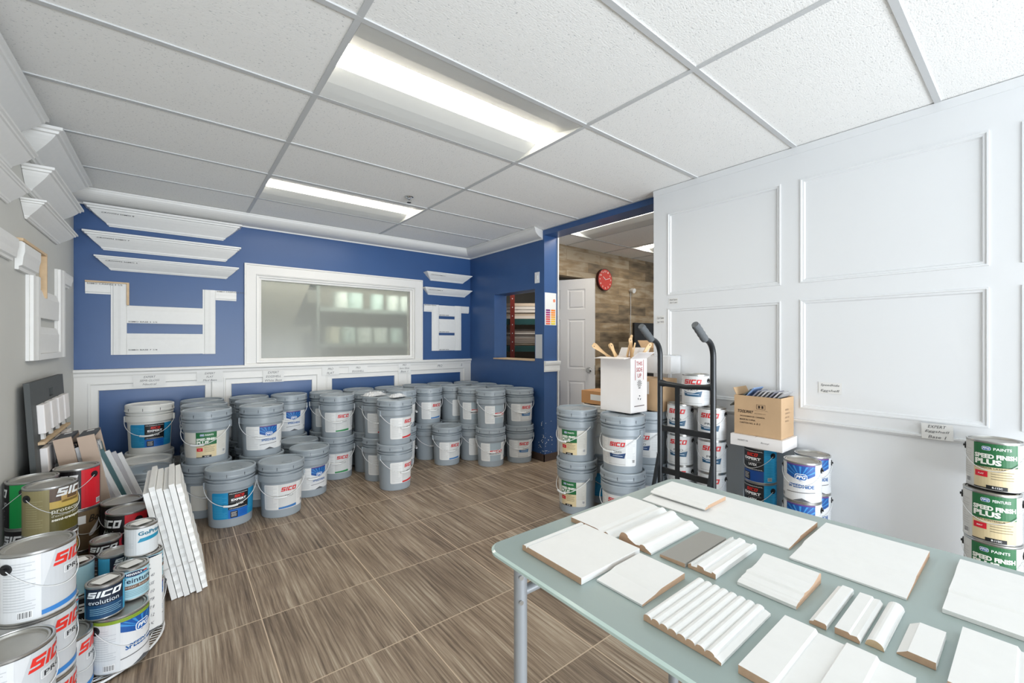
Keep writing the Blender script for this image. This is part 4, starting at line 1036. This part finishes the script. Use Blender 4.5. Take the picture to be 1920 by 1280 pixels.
inst('box_symbols', C.place('box_symbols', (.10, -.0002, .20), (1, 0, 0), (0, 0, 1), (0, -1, 0)), t)
# paint brushes standing in the white box
brw = mat('beech_handle', (222, 186, 138), .5, noise=.05, nscale=30); brs = mat('bristle', (196, 170, 140), .9); fer = mat('ferrule', (190, 192, 192), .3, .8)
wrapm = mat('brush_sleeve', (226, 214, 206), .6)
def brush(): 
    b = MB()
    P = [(.011, 0), (.010, .03), (.0075, .07), (.0085, .11), (.012, .14), (.0135, .16), (.010, .175), (.004, .180)]
    pts = [(r, z) for r, z in P]+[(-r, z) for r, z in P[::-1]]
    b.prism(pts, lambda x, z: (x, -.005, z), lambda x, z: (x, .005, z), brw)
    f = MB().box(-.027, .027, -.009, .009, -.035, 0, fer); s_ = MB().box(-.027, .027, -.008, .008, -.10, -.035, brs)
    return b.fixn('wooden_handle'), f.mesh('ferrule'), s_.mesh('bristles')
bm_ = brush(); hole = MB().prism([(.0035*math.cos(2*PI*i/10), .163+.0035*math.sin(2*PI*i/10)) for i in range(10)], lambda x, z: (x, -.0054, z), lambda x, z: (x, .0054, z), dark_slot).fixn('hang_hole')
BW = ['tallest brush handle standing upright', 'brush handle leaning left in the middle', 'brush handle leaning right toward the flap', 'short brush handle beside the tallest one', 'brush lying toward the left rim', 'brush lying over the left rim behind another', 'brush with low handle near the front corner', 'brush leaning left near the rear wall', 'low brush between the sleeves']
for i, (x, y, z, rx, ry, rz) in enumerate(((.09, .10, .335, .15, .20, .3), (.11, .06, .310, .0, -.12, -.5), (.10, .03, .305, .1, .62, -.55), (.12, .085, .300, .0, .03, .2), (.06, .20, .335, .2, -.95, -.9), (.09, .23, .33, .1, -.85, -.8), (.06, .05, .278, .2, .1, .6), (.13, .17, .30, -.5, -.45, -.6), (.05, .14, .298, .3, -.5, -.5))):
    o = thing('paint_brush', BW[i]+' in the white box', 'paint brush', (2.43+x, 1.75+y, zt+z+.03), 0, 'wooden handled brushes in the white box')
    o.rotation_euler = (rx, ry, rz)
    for nm, me in zip(('wooden_handle', 'ferrule', 'bristles', 'hang_hole'), (*bm_, hole)): inst(nm, me, o)
for i, (x, y) in enumerate(((.045, .11), (.13, .12))):
    b = MB().box(-.035, .035, -.011, .011, 0, .10, wrapm); o = inst('brush_sleeve', b.mesh('brush_sleeve'), None, (2.43+x, 1.75+y, zt+.29), -.7+.3*i, 'printed paper brush sleeve standing in the white box, %s' % ('left' if i == 0 else 'right'), 'sleeve', bevel=.003)
    C = Canvas(); C.text('PAINT', -.028, .028, .07, .085, (196, 50, 50), 1, .02); C.lines(-.028, .028, .02, .06, 4, (120, 70, 60), 1); inst('printing', C.place('printing', (0, -.0112, 0), (1, 0, 0), (0, 0, 1), (0, -1, 0)), o)
t = carton((2.66, 1.66, zt), .20, .24, .225, 'tan box with white label behind the hand truck, on a pail', cardboard)
inst('shipping_label', MB().box(-.0012, 0, .10, .235, .115, .205, paper).mesh('shipping_label'), t)
print_on(t, [(-.03, .03, 0, .012, 'CANADA', .02, 0), (-.03, .04, .02, .026, None, 0, 0)], (-.0005, .17, .07), (0, -1, 0), (-1, 0, 0))
t = carton((2.585, 2.10, zt), .20, .235, .10, 'small brown box with white sticker on the white lidded pail', mat('kraft', (190, 140, 92), .7))
inst('sticker', MB().box(-.0012, 0, .02, .14, .03, .075, paper).mesh('sticker'), t)
t = thing('clear_container', 'clear plastic tub hanging on the white wall above the tan box', 'container', (2.78, 1.66, 1.0))
gl = bpy.data.materials.new('clear_plastic'); gl.use_nodes = True; n = gl.node_tree.nodes['Principled BSDF']; n.inputs['Base Color'].default_value = (.93, .94, .95, 1); n.inputs['Alpha'].default_value = .28; n.inputs['Roughness'].default_value = .15
b = MB()
for q in ((0, .13, 0, .002, .02, .145), (0, .13, .198, .20, .02, .145), (0, .002, .002, .198, .02, .145), (.128, .13, .002, .198, .02, .145), (0, .13, 0, .20, .018, .02)): b.box(*q, gl)
inst('tub', b.mesh('tub'), t); b = MB()
b.tube([(0, 0, .147), (.13, 0, .147), (.13, .20, .147), (0, .20, .147)], .0045, gl, 8, True); inst('rim', b.mesh('rim'), t)
t = carton((2.68, .915, 3*CH+.0012), .228, .285, .066, 'flat white carton under the tan box, on the blue tins', box_white, 'flat_box')
print_on(t, [(-.10, -.04, 0, .010, 'UNIVERSITY INK', 0, 0), (.03, .075, 0, .012, 'Benzoyl', 0, .3)], (-.0005, .1425, .03), (0, -1, 0), (-1, 0, 0), (120, 116, 116))
t = carton((2.705, .93, 3*CH+.0685), .195, .258, .235, 'open tan carton with black printing holding colour folders', cardboard, closed=False, flaps=[((.10, .259, .255), (.09, 0, 0), (0, .010, .022), (0, .0015, 0))])
print_on(t, [(-.108, -.018, .0, .019, 'TOOLWAY', .03, .25), (-.012, .05, .001, .006, 'INDUSTRIES LTD.', -.005, 0), (-.096, .044, -.024, -.014, 'WOODBRIDGE, CANADA', .012, 0), (-.096, -.008, -.044, -.034, 'MADE IN CHINA', .012, 0), (-.096, -.020, -.064, -.054, 'CARTON NO.', .012, 0), (-.015, .02, -.064, -.053, '6 8-5', .0, .2),
  (.008, .018, .036, .052, 'I', .04, 0), (.026, .036, .036, .052, 'I', .04, 0), (-.002, .046, .056, .0575, None, 0, 0), (-.002, .046, .030, .0315, None, 0, 0), (-.002, -.0005, .030, .0575, None, 0, 0), (.0445, .046, .030, .0575, None, 0, 0), (-.012, .06, .021, .024, 'HANDLE WITH CARE', -.01, 0)], (-.0005, .129, .130), (0, -1, 0), (-1, 0, 0))
print_on(t, [(-.05, .0, .0, .010, 'ITEM NO', 0, 0), (-.05, .02, -.022, -.012, 'QUANTITY', 0, 0), (-.05, .01, -.044, -.034, 'G.W. KG', 0, 0), (-.05, .0, -.066, -.056, 'N.W. KG', 0, 0)], (.11, -.0005, .16), (1, 0, 0), (0, -1, 0), (120, 96, 76))
# colour folders in the tan carton
fc = [mat('folder_blue', (136, 164, 206), .5), mat('folder_lilac', (150, 150, 164), .5), mat('folder_grey', (176, 176, 178), .5), mat('folder_pale', (206, 204, 206), .5), mat('folder_dark', (92, 96, 92), .6)]
seq = [4, 0, 1, 2, 3, 2, 1, 3, 2]; wd = ('first', 'second', 'third', 'fourth', 'fifth', 'sixth', 'seventh', 'eighth', 'ninth')
for i, k in enumerate(seq):
    a = -.85+.16*i
    o = inst('colour_folder', MB().box(-.07, .07, -.0035, .0035, -.09, .075, fc[k]).mesh('colour_folder'), None, (2.705+.098, 1.158-.0225*i, 3*CH+.0685+.210+.012*(i < 2)), 0,
             '%s thin folder counted from the left in the open tan carton' % wd[i], 'folder', 'folders in the tan carton')
    o.rotation_euler = (a*(-1) if i < 2 else .75-.0*i, 0, 0)

# ================================================================== HAND TRUCK
t = thing('hand_truck', 'black steel hand truck with grey grips in front of the white tins', 'hand truck', (2.42, 1.35, 0))
ys = (-.17, .17)
for y in ys:
    P = [(-.03, y, .13), (0, y, .30), (0, y, 1.12)]+[(-.085+.085*math.cos(a), y, 1.16+.10*math.sin(a)) for a in [k*PI/2/7*.9 for k in range(8)]]+[(-.115, y, 1.272)]
    inst('side_rail', MB().tube(P, .0165, truck_steel, 14).mesh('side_rail'), t)
    g0, g1 = Vector((-.095, y, 1.262)), Vector((-.205, y, 1.345)); b = MB(); n_ = 9
    b.tube([g0.lerp(g1, k/(n_-1)) for k in range(n_)], [.0205+.0022*(k % 2) for k in range(n_-1)]+[.019], grip_rubber, 14); inst('grip', b.mesh('grip'), t)
b = MB(); b.tube([(0, -.17, .99), (.004, -.13, .985), (.012, 0, .975), (.004, .13, .985), (0, .17, .99)], [.026, .017, .0145, .017, .026], truck_steel, 12); inst('cross_bar', b.mesh('cross_bar'), t)
for z in (.705, .44): inst('cross_bar', MB().box(-.006, .006, -.17, .17, z-.018, z+.018, truck_steel).mesh('cross_bar'), t, bevel=.002)
inst('centre_strap', MB().box(-.011, -.006, .032, .062, .27, .975, truck_steel).mesh('centre_strap'), t)
inst('cross_bar', MB().box(-.006, .006, -.17, .17, .25, .285, truck_steel).mesh('cross_bar'), t)
inst('toe_plate', MB().box(-.01, .20, -.19, .19, .002, .008, truck_steel).box(-.014, -.01, -.19, .19, .002, .13, truck_steel).mesh('toe_plate'), t)
inst('axle', MB().tube([(-.09, -.235, .125), (-.09, .235, .125)], .010, truck_steel, 10).mesh('axle'), t)
for y in ys: inst('axle_bracket', MB().obox((-.05, y, .22), (.055, 0, -.09), (0, .010, 0), (.018, 0, .01), truck_steel).obox((-.055, y, .40), (.012, 0, .0), (0, .008, 0), (.045, 0, .14), truck_steel).mesh('axle_bracket'), t)
tyre = mat('tyre_rubber', (30, 30, 32), .8)
for y in (-.215, .215):
    b = MB(); b.tube([(-.09+.098*math.cos(a), y, .125+.098*math.sin(a)) for a in [2*PI*k/28 for k in range(28)]], .025, tyre, 10, True); w = inst('wheel', b.mesh('wheel'), t)
    inst('hub', MB().tube([(-.09, y-.014, .125), (-.09, y+.014, .125)], .078, table_steel, 24).mesh('hub'), w)

# ================================================================== TABLE AND SAMPLES ON IT
tb = thing('display_table', 'glass topped table with silver steel legs in the right foreground', 'table', (0, 0, 0))
TXa, TXb, TYa, TYb, TH = .605, 1.475, -.86, .872, .740
gt = bpy.data.materials.new('etched_green_glass'); gt.use_nodes = True; n = gt.node_tree.nodes['Principled BSDF']; n.inputs['Base Color'].default_value = rgb((150, 165, 162)); n.inputs['Roughness'].default_value = .33; n.inputs['Coat Weight'].default_value = .25; n.inputs['Coat Roughness'].default_value = .25
ge = mat('glass_edge', (196, 216, 210), .12)
def rr(x0, x1, y0, y1, r, n=8):
    o = []
    for cx, cy, st in ((x1-r, y0+r, -90), (x1-r, y1-r, 0), (x0+r, y1-r, 90), (x0+r, y0+r, 180)):
        for k in range(n+1): a = math.radians(st+k*90/n); o.append((cx+r*math.cos(a), cy+r*math.sin(a)))
    return o
b = MB(); outer = rr(TXa, TXb, TYa, TYb, .05); inner = rr(TXa+.006, TXb-.006, TYa+.006, TYb-.006, .045)
n_ = len(outer)
for i in range(n_):
    j = (i+1) % n_
    b.quad((*outer[i], TH-.009), (*outer[j], TH-.009), (*outer[j], TH-.003), (*outer[i], TH-.003), ge); b.quad((*outer[i], TH-.003), (*outer[j], TH-.003), (*inner[j], TH), (*inner[i], TH), ge)
b.add([(x, y, TH) for x, y in inner], [tuple(range(n_))], gt); b.add([(x, y, TH-.009) for x, y in outer], [tuple(range(n_))[::-1]], gt)
inst('table_top', b.mesh('table_top'), tb)
b = MB(); zc = TH-.026
b.tube([(x, y, zc) for x, y in rr(.665, 1.355, -.80, .80, .05, 6)], .0155, table_steel, 12, True); inst('top_frame', b.mesh('top_frame'), tb)
for x in (.665, 1.355):
    for y in (.80, -.80):
        l = inst('leg', MB().tube([(x, y, 0.004), (x, y, zc)], .0165, table_steel, 16).mesh('leg'), tb)
        for z in (.68, .62):
            b = MB(); b.tube([(x-.0150*math.sin(.6), y-.016*math.cos(.6) if y > 0 else y+.013, z), (x-.0185*math.sin(.6), y-.020*math.cos(.6) if y > 0 else y+.0165, z)], .0055, steel, 12)
            inst('bolt', b.mesh('bolt'), l)
inst('cross_rail', MB().tube([(.665, .80, .635), (1.355, .80, .635)], .011, table_steel, 12).mesh('cross_rail'), tb)
inst('cross_rail', MB().tube([(.665, -.80, .635), (1.355, -.80, .635)], .011, table_steel, 12).mesh('cross_rail'), tb)
inst('tape_patch', MB().box(.70, .722, .735, .760, TH, TH+.0006, mat('yellow_tape', (216, 206, 120), .6)).mesh('tape_patch'), tb)

GS = 'white moulding samples laid out on the glass table'; HS = .78
def sample(x0, x1, y0, y1, prof, axis, label, z=TH+.0006, rot=0.0, name='moulding_sample', top=None, end=None, mats=None):
    """axis 'x': extruded along x, profile runs from y1 (t=0) to y0 (t=1); axis 'y': profile runs from x0 to x1"""
    top = top or sample_white; end = end or mdf; cx, cy = (x0+x1)/2, (y0+y1)/2; b = MB()
    w = (y1-y0) if axis == 'x' else (x1-x0); l = (x1-x0) if axis == 'x' else (y1-y0)
    pts = [(t_*w-w/2, h*HS) for t_, h in prof]
    if prof[0][1] > 0: pts = [(-w/2, 0)]+pts
    if prof[-1][1] > 0: pts = pts+[(w/2, 0)]
    f = (lambda s_: (lambda t_, h: (s_*l/2, -t_, h))) if axis == 'x' else (lambda s_: (lambda t_, h: (t_, s_*l/2, h)))
    b.prism(pts, f(-1), f(1), top, end)
    if mats:    # underside in raw board
        pass
    return inst(name, b.fixn(name), None, (cx, cy, z), rot, label, 'moulding sample', GS)
def arc(t0, t1, h0, amp, n=8): return [((t0+t1)/2-(t1-t0)/2*math.cos(PI*k/n), h0+amp*math.sin(PI*k/n)) for k in range(n+1)]
sample(.667, .873, .603, .795, [(0, .014), (.02, .018), (.07, .018), (.075, .013), (.09, .013), (.10, .018), (1, .018)], 'x', 'wide flat white board with a grooved edge at the near table corner')
sample(.880, 1.145, .690, .834, [(0, .016), (.60, .016), (.66, .0155), (.74, .011), (.80, .012), (.85, .018), (.90, .015), (.94, .008), (1, .004)], 'x', 'flat white base sample with moulded right edge at the table corner beside the pails')
sample(.890, 1.115, .583, .677, [(0, .006), (.03, .022)]+arc(.05, .30, .024, .010)+[(.36, .020), (.48, .014), (.55, .012), (.60, .013)]+arc(.66, .84, .014, .006, 6)+[(.88, .012), (1, .005)], 'x', 'thick curved casing sample with a round bead beside the moulded base sample')
sample(.703, .858, .480, .592, [(0, .005), (.30, .010), (.36, .013), (.42, .015), (1, .016)], 'y', 'square white sample with sloping left third beside the grooved board')
sample(.900, 1.100, .503, .566, [(0, .008), (.9, .012), (1, .012)], 'x', 'grey painted strip beside the stepped white sample', top=mat('grey_sample_paint', (150, 148, 142), .5))
sample(.907, 1.115, .437, .500, [(0, .010), (.12, .016), (.14, .009), (.34, .011), (.36, .020), (.56, .018), (.60, .011), (.86, .012), (.88, .017), (1, .014)], 'x', 'stepped white sample touching the grey strip')
sample(.924, 1.068, .292, .400, [(0, .008), (.06, .012), (.12, .012), (.14, .014), (.28, .015), (.32, .020), (.40, .018), (.48, .016), (.66, .018), (.82, .024), (.94, .030), (1, .026)], 'y', 'small white crown profile standing between the stepped and the long samples')
reed = []
for k in range(8): reed += arc(k/8.6+.0, (k+1)/8.6-.004, .010, .007, 6)
sample(.672, .866, .315, .456, reed+[(.94, .010), (1, .006)], 'x', 'reeded white sample with eight round ribs')
sample(.900, 1.073, .238, .264, [(0, .006), (.25, .009), (.30, .013), (.92, .013), (1, .010)], 'x', 'narrow white strip with a stepped edge, leftmost of three small strips')
sample(.903, 1.068, .192, .227, [(0, .014), (.55, .015), (.62, .011), (.72, .012), (.88, .013), (1, .006)], 'x', 'small white strip with rounded lip, middle of three small strips')
sample(.911, 1.077, .162, .187, [(0, .003)]+arc(.02, .98, .003, .013, 10)+[(1, .003)], 'x', 'half round white strip, right of three small strips', end=wood_raw)
sample(.923, 1.035, .103, .149, [(0, .003), (.25, .013), (.29, .015), (1, .015)], 'x', 'small square white moulding piece with one sloping side')
sample(1.176, 1.385, .387, .803, [(0, .005), (.25, .010), (.34, .012), (.38, .016), (1, .016)], 'y', 'long white base board lying along the far table edge')
sample(1.222, 1.352, .620, .803, [(0, .004), (.06, .010), (.10, .007), (.14, .013), (1, .015)], 'y', 'white sample lying on top of the long far board', z=TH+.0006+.0132)
sample(1.128, 1.400, .167, .371, [(0, .005), (.30, .010), (.38, .016), (1, .017)], 'y', 'large white base board sample nearest the green label tins')
sample(1.130, 1.425, -.36, .118, [(0, .010), (.28, .011), (.30, .016), (.45, .014), (.60, .013), (.75, .018), (.93, .016), (1, .008)], 'y', 'wide moulded white board running out of the photo at the right')
sample(.678, .868, .118, .292, [(0, .017), (.27, .017), (.29, .010), (.50, .010), (.52, .017), (.74, .017), (.76, .010), (1, .009)], 'x', 'stepped white sample with wide flat ridges at the lower photo edge')
sample(.885, 1.075, -.10, .087, [(0, .017), (.33, .017), (.35, .009), (.44, .009), (.46, .016), (1, .016)], 'x', 'white sample with one deep groove at the lower right photo edge')
sample(.69, .849, .02, .108, [(0, .006), (.3, .012), (1, .014)], 'x', 'white sample whose corner shows at the bottom photo edge')

# ================================================================== LEFT CLUSTER
def wire_rack(cx, cy, r, label, n=15):
    z = .0105; t = thing('wire_shelf', label, 'wire shelf', (cx, cy, 0), 0, 'white wire racks under the tins')
    xm = XL+.012-cx
    def cl(p): return (max(p[0], xm), p[1], p[2])
    b = MB(); b.tube([cl((r*math.cos(a), r*math.sin(a), z)) for a in [2*PI*k/48 for k in range(48)]], .0045, wire, 8, True)
    b.tube([cl(((r-.035)*math.cos(a), (r-.035)*math.sin(a), z)) for a in [2*PI*k/48 for k in range(48)]], .003, wire, 6, True); inst('rim_wire', b.mesh('rim_wire'), t)
    b = MB()
    for k in range(-n, n+1):
        y = k*r/(n+1); x = math.sqrt(r*r-y*y); b.tube([(max(-x, xm), y, z), (x, y, z)], .0022, wire, 5)
    inst('grid_wires', b.mesh('grid_wires'), t)
    b = MB()
    for a in (.5, 1.3, -.5, -1.3): b.tube([(.9*r*math.cos(a), .9*r*math.sin(a), 0), (.9*r*math.cos(a), .9*r*math.sin(a), z)], .006, wire, 8)
    inst('foot', b.mesh('foot'), t)
wire_rack(-.335, 2.405, .300, 'round white wire rack under the small tins, its rim showing on the floor')
Z0 = .0155
GL = 'tins in the left foreground pile'
def T(x, y, k, d, off, label, zz=None): tin(x, y, (Z0+k*CH) if zz is None else zz, d, off, label, GL)
for k, n_ in enumerate(('lowest', 'middle', 'topmost')):
    T(-.335, 1.965, k, 'pro', 52, 'big white red lettered tin, %s of the tall stack at the left photo edge' % n_, k*CH+.001)
for k, n_ in enumerate(('lower', 'upper')):
    T(-.352, 1.775, k, 'pro', 50, 'big white tin with red lettering, %s of the stack in the bottom left corner' % n_, k*CH+.001)
T(-.163, 2.236, 0, 'hidegreen', 46, 'white tin with green rim band and blue emblem carrying two small tins')
T(-.315, 2.150, 0, 'pro', 62, 'white tin squeezed between the tall stack and the emblem tin')
T(-.118, 2.435, 0, 'hide', 20, 'tin wrapped by a hanging paper sheet beside the leaning boards')
T(-.290, 2.502, 0, 'evored', 20, 'tin under the two blue small tins in the pile')
T(-.26, 2.690, 0, 'evoblack', 20, 'tin under the small red label tin')
T(-.18, 2.870, 0, 'evored', 20, 'black and red tin, lower of the front pair by the boards', .001); T(-.18, 2.870, 1, 'evored', -55, 'black and red tin, upper of the front pair by the boards', CH+.001)
T(-.215, 3.045, 0, 'evoblack', 20, 'black tin, lower, behind the black and red pair', .001); T(-.215, 3.045, 1, 'evoblack', -4, 'black tin with white lettering, upper, behind the black and red pair', CH+.001)
T(-.385, 3.055, 0, 'brown', 20, 'brown tin at the bottom under the red label tin', .001); T(-.385, 3.055, 1, 'brown', 40, 'brown tin with white leaf shape under the red label tin', CH+.001); T(-.385, 3.055, 2, 'evored', -36, 'black and red tin on top, against the sample cases', 2*CH+.001)
T(-.512, 2.92, 0, 'evogreen', 20, 'green label tin at the bottom by the grey wall', .001); T(-.512, 2.92, 1, 'evogreen', -36, 'black and green tin in the middle by the grey wall', CH+.001); T(-.512, 2.92, 2, 'evogreen', -100, 'bright green label tin on top by the grey wall', 2*CH+.001)
T(-.43, 2.755, 0, 'olive', 40, 'olive tin at the bottom of its stack', .001); T(-.43, 2.755, 1, 'olive', 40, 'olive tin in the middle of its stack', CH+.001); T(-.43, 2.755, 2, 'olive', 44, 'olive tin with house picture on top of its stack', 2*CH+.001)
q1 = Z0+CH+.0006
GL = 'small tins in the left foreground pile'
T(-.205, 2.222, 0, 'qevo', 8, 'small dark blue tin with white lettering, front of the pile', q1)
T(-.135, 2.312, 0, 'qteint', 22, 'small pale blue wood stain tin, right of the dark blue one', q1)
T(-.325, 2.172, 0, 'qteint', 40, 'small pale blue tin half hidden by the tall white stack', q1)
T(-.315, 2.480, 0, 'qteint', -60, 'small pale blue tin with printed side turned, behind the dark blue one', q1)
T(-.200, 2.500, 0, 'qevo', 62, 'small bright blue tin behind the pale stain tin', q1)
T(-.245, 2.690, 0, 'qevored', -2, 'small dark tin with red panel behind the white primer tin', q1)
T(-.092, 2.425, 0, 'qteint', 30, 'small pale blue tin under the white primer tin', q1)
T(-.110, 2.420, 0, 'qgo', 38, 'small white primer tin on top of the pale blue one', q1+QH+.0006)
# price stickers lying on lids
for i, (x, y, z, rz, s_, lab) in enumerate(((-.205, 2.222, q1+QH, .7, .032, 'cream sticker on the dark blue small tin lid'), (-.135, 2.312, q1+QH, .6, .030, 'white sticker on the pale stain tin lid'), (-.110, 2.420, q1+2*QH+.0006, .6, .030, 'white sticker on the primer tin lid'), (-.315, 2.480, q1+QH, .4, .032, 'white sticker on the half hidden pale blue lid'))):
    inst('paper_sticker', MB().box(-s_, s_, -s_*.75, s_*.75, 0, .0006, paper).mesh('paper_sticker'), None, (x, y, z+.0001), rz, lab, 'sticker')
# curled paper sheet with handwriting hanging on the tin
b = MB(); n_ = 14; cx, cy = -.118, 2.435; ph = math.atan2(-cy, -cx); A = []
for k in range(n_+1):
    a = ph-.15+k*.075; r = .0890+.006*max(0, (k-9)/5)**2; A.append((cx+r*math.cos(a), cy+r*math.sin(a)))
for (p, q) in zip(A, A[1:]): b.quad((*p, .03), (*q, .03), (*q, .335), (*p, .335), paper)
o = inst('paper_sheet', b.mesh('paper_sheet'), label='curled white sheet with handwriting hanging over a tin beside the leaning boards', cat='paper')
sd = o.modifiers.new('thick', 'SOLIDIFY'); sd.thickness = .0006
for k in range(-1, 7):
    C = Canvas()
    if k < 0: C.text('SPL', .012, .052, .29, .312, (60, 60, 70), 1, 0, .3)
    else: C.text(('GR 40', 'BASE', 'N 10', '3.78', 'LOT 8', 'A 12', 'OK')[k], .03, .065, .255-k*.034, .267-k*.034, (120, 120, 126), 1, 0, .3)
    me = C.wrap('handwriting_line', lambda z: .0892)
    for v in me.vertices: v.co = Matrix.Rotation(ph-.15, 4, 'Z') @ v.co + Vector((cx, cy, 0))
    inst('handwriting_line', me, o)

# leaning white sample panels beside the pile
GB = 'white sample panels leaning beside the tins'
tilt = math.atan2(.108, .55)
for i in range(6):
    x = .001+i*.0245; th = .0215; y0 = 2.625+.006*i*(i % 2); dpt = .46-.02*(i % 3); hh = .545+.012*((i*2) % 3)
    b = MB(); k_ = 26
    if i in (1, 3, 5): outl = [(0, 0)]+[(0+(.005 if q % 2 else 0), hh*q/k_) for q in range(1, k_)]+[(0, hh), (dpt, hh), (dpt, 0)]
    else: outl = [(0, 0), (0, hh*.28), (-.010, hh*.30), (-.010, hh*.55), (0, hh*.57), (0, hh), (dpt, hh), (dpt, 0)]
    b.prism(outl, lambda y, z: (-th/2, y, z), lambda y, z: (th/2, y, z), sample_white)
    if i == 5:
        for q in range(1, 9): b.box(th/2, th/2+.002, .004, dpt-.004, hh*q/9-.012, hh*q/9+.010, sample_white)
    o = inst('wainscot_sample', b.fixn('wainscot_sample'), None, (x, y0, th/2*math.sin(tilt)+.0005), 0, ('leftmost', 'second from left', 'third from left', 'third from right', 'second from right', 'rightmost')[i]+' of the white panels leaning beside the tins', 'sample panel', GB)
    o.rotation_euler = (0, -tilt, 0)

# dark sample display board leaning on the grey wall
t = thing('sample_board', 'tall dark grey board with white sample blocks leaning on the grey wall', 'display board', (-.525, 3.12, 0))
dk = mat('board_charcoal', (70, 74, 74), .6); W_, H_ = .80, 1.045; la = math.atan2(.055, 1.03)
hold = inst('board_panel', None, t); 
b = MB(); outl = rr(0, W_, 0, H_, .02, 4)
hx0, hx1, hz0, hz1 = .40, .50, .94, .985
b.box(0, .02, -.018, 0, 0, H_, dk) if False else None
f_ = lambda a, o, z: (o, a, z)
relief(b, f_, 0, W_, 0, H_, [(hx0, hx1, hz0, hz1)], .022, dk); b.box(0, .001, 0, W_, 0, hz0, dk).box(0, .001, 0, hx0, hz0, H_, dk).box(0, .001, hx1, W_, hz0, H_, dk)
bpy.data.objects.remove(hold)
bd = inst('board_panel', b.fixn('board_panel'), t); bd.rotation_euler = (0, -la, 0)
R = random.Random(2)
for r_, (z0, z1, n_) in enumerate(((.775, .925, 4), (.575, .70, 4))):
    for k in range(n_):
        a = .09+k*.175; b = MB(); b.box(.022, .050, a, a+.125, z0, z1, box_white)
        o = inst('sample_block', b.mesh('sample_block'), bd, bevel=.003); inst('block_peg', MB().box(.022, .034, a+.045, a+.085, z0-.035, z0, paper).mesh('block_peg'), o)
inst('shelf_strip', MB().box(.022, .046, .07, .76, .722, .736, wood_raw).mesh('shelf_strip'), bd)
# sample cases and strips standing in front of it
sk = [mat('strip_brown', (104, 82, 70), .6), mat('strip_white', (214, 214, 214), .5), mat('strip_teal', (60, 96, 100), .5), mat('strip_grey', (168, 166, 170), .5), mat('case_dark', (52, 56, 62), .5), mat('case_tan', (190, 168, 150), .6)]
def case(loc, rot, label, w, h, fill):
    t = thing('sample_case', label, 'sample case', loc); t.rotation_euler = rot
    b = MB().box(0, .07, 0, .008, 0, h, sk[5]).box(0, .07, w-.008, w, 0, h, sk[5]).box(0, .006, .008, w-.008, 0, h, sk[4]).box(.006, .07, .008, w-.008, h-.012, h, sk[4]).box(.0, .07, .008, w-.008, 0, .01, sk[4])
    inst('case_body', b.mesh('case_body'), t); inst('case_tag', MB().box(.02, .05, w*.70, w*.86, h, h+.001, paper).mesh('case_tag'), t)
    k = .012; i = 0
    while k < w-.03:
        q = (.016, .03, .022)[i % 3]; inst('sample_strip', MB().box(.012, .066, k, k+q, .012, h-.06-.02*(i % 2), sk[fill[i % len(fill)]]).mesh('sample_strip'), t); k += q+.003; i += 1
case((-.375, 3.25, .0), (0, -.17, 0), 'dark sample case with tan side and brown strips, nearest the grey wall', .22, .74, (5, 0, 4, 0))
case((-.285, 3.27, .0), (0, -.175, 0), 'dark sample case with white striped samples, in front of the other case', .24, .74, (1, 1, 3, 2))
for i in range(7):
    o = inst('sample_plank', MB().box(-.005, .048, -.008, .008, 0, .70-.015*i, sk[(1, 3, 1, 2, 1, 3, 1)[i]]).mesh('sample_plank'), None, (-.205+.020*i, 3.30+.0185*i, .004), 0,
             'thin striped plank number %s of the bundle leaning between cases and grey pail' % ('one', 'two', 'three', 'four', 'five', 'six', 'seven')[i], 'sample plank', 'striped planks leaning in the left corner')
    o['label'] = ('foremost', 'second', 'third', 'middle', 'fifth', 'sixth', 'rearmost')[i]+' thin plank of the striped bundle leaning in the left corner'
    o.rotation_euler = (0, -.34, .0)
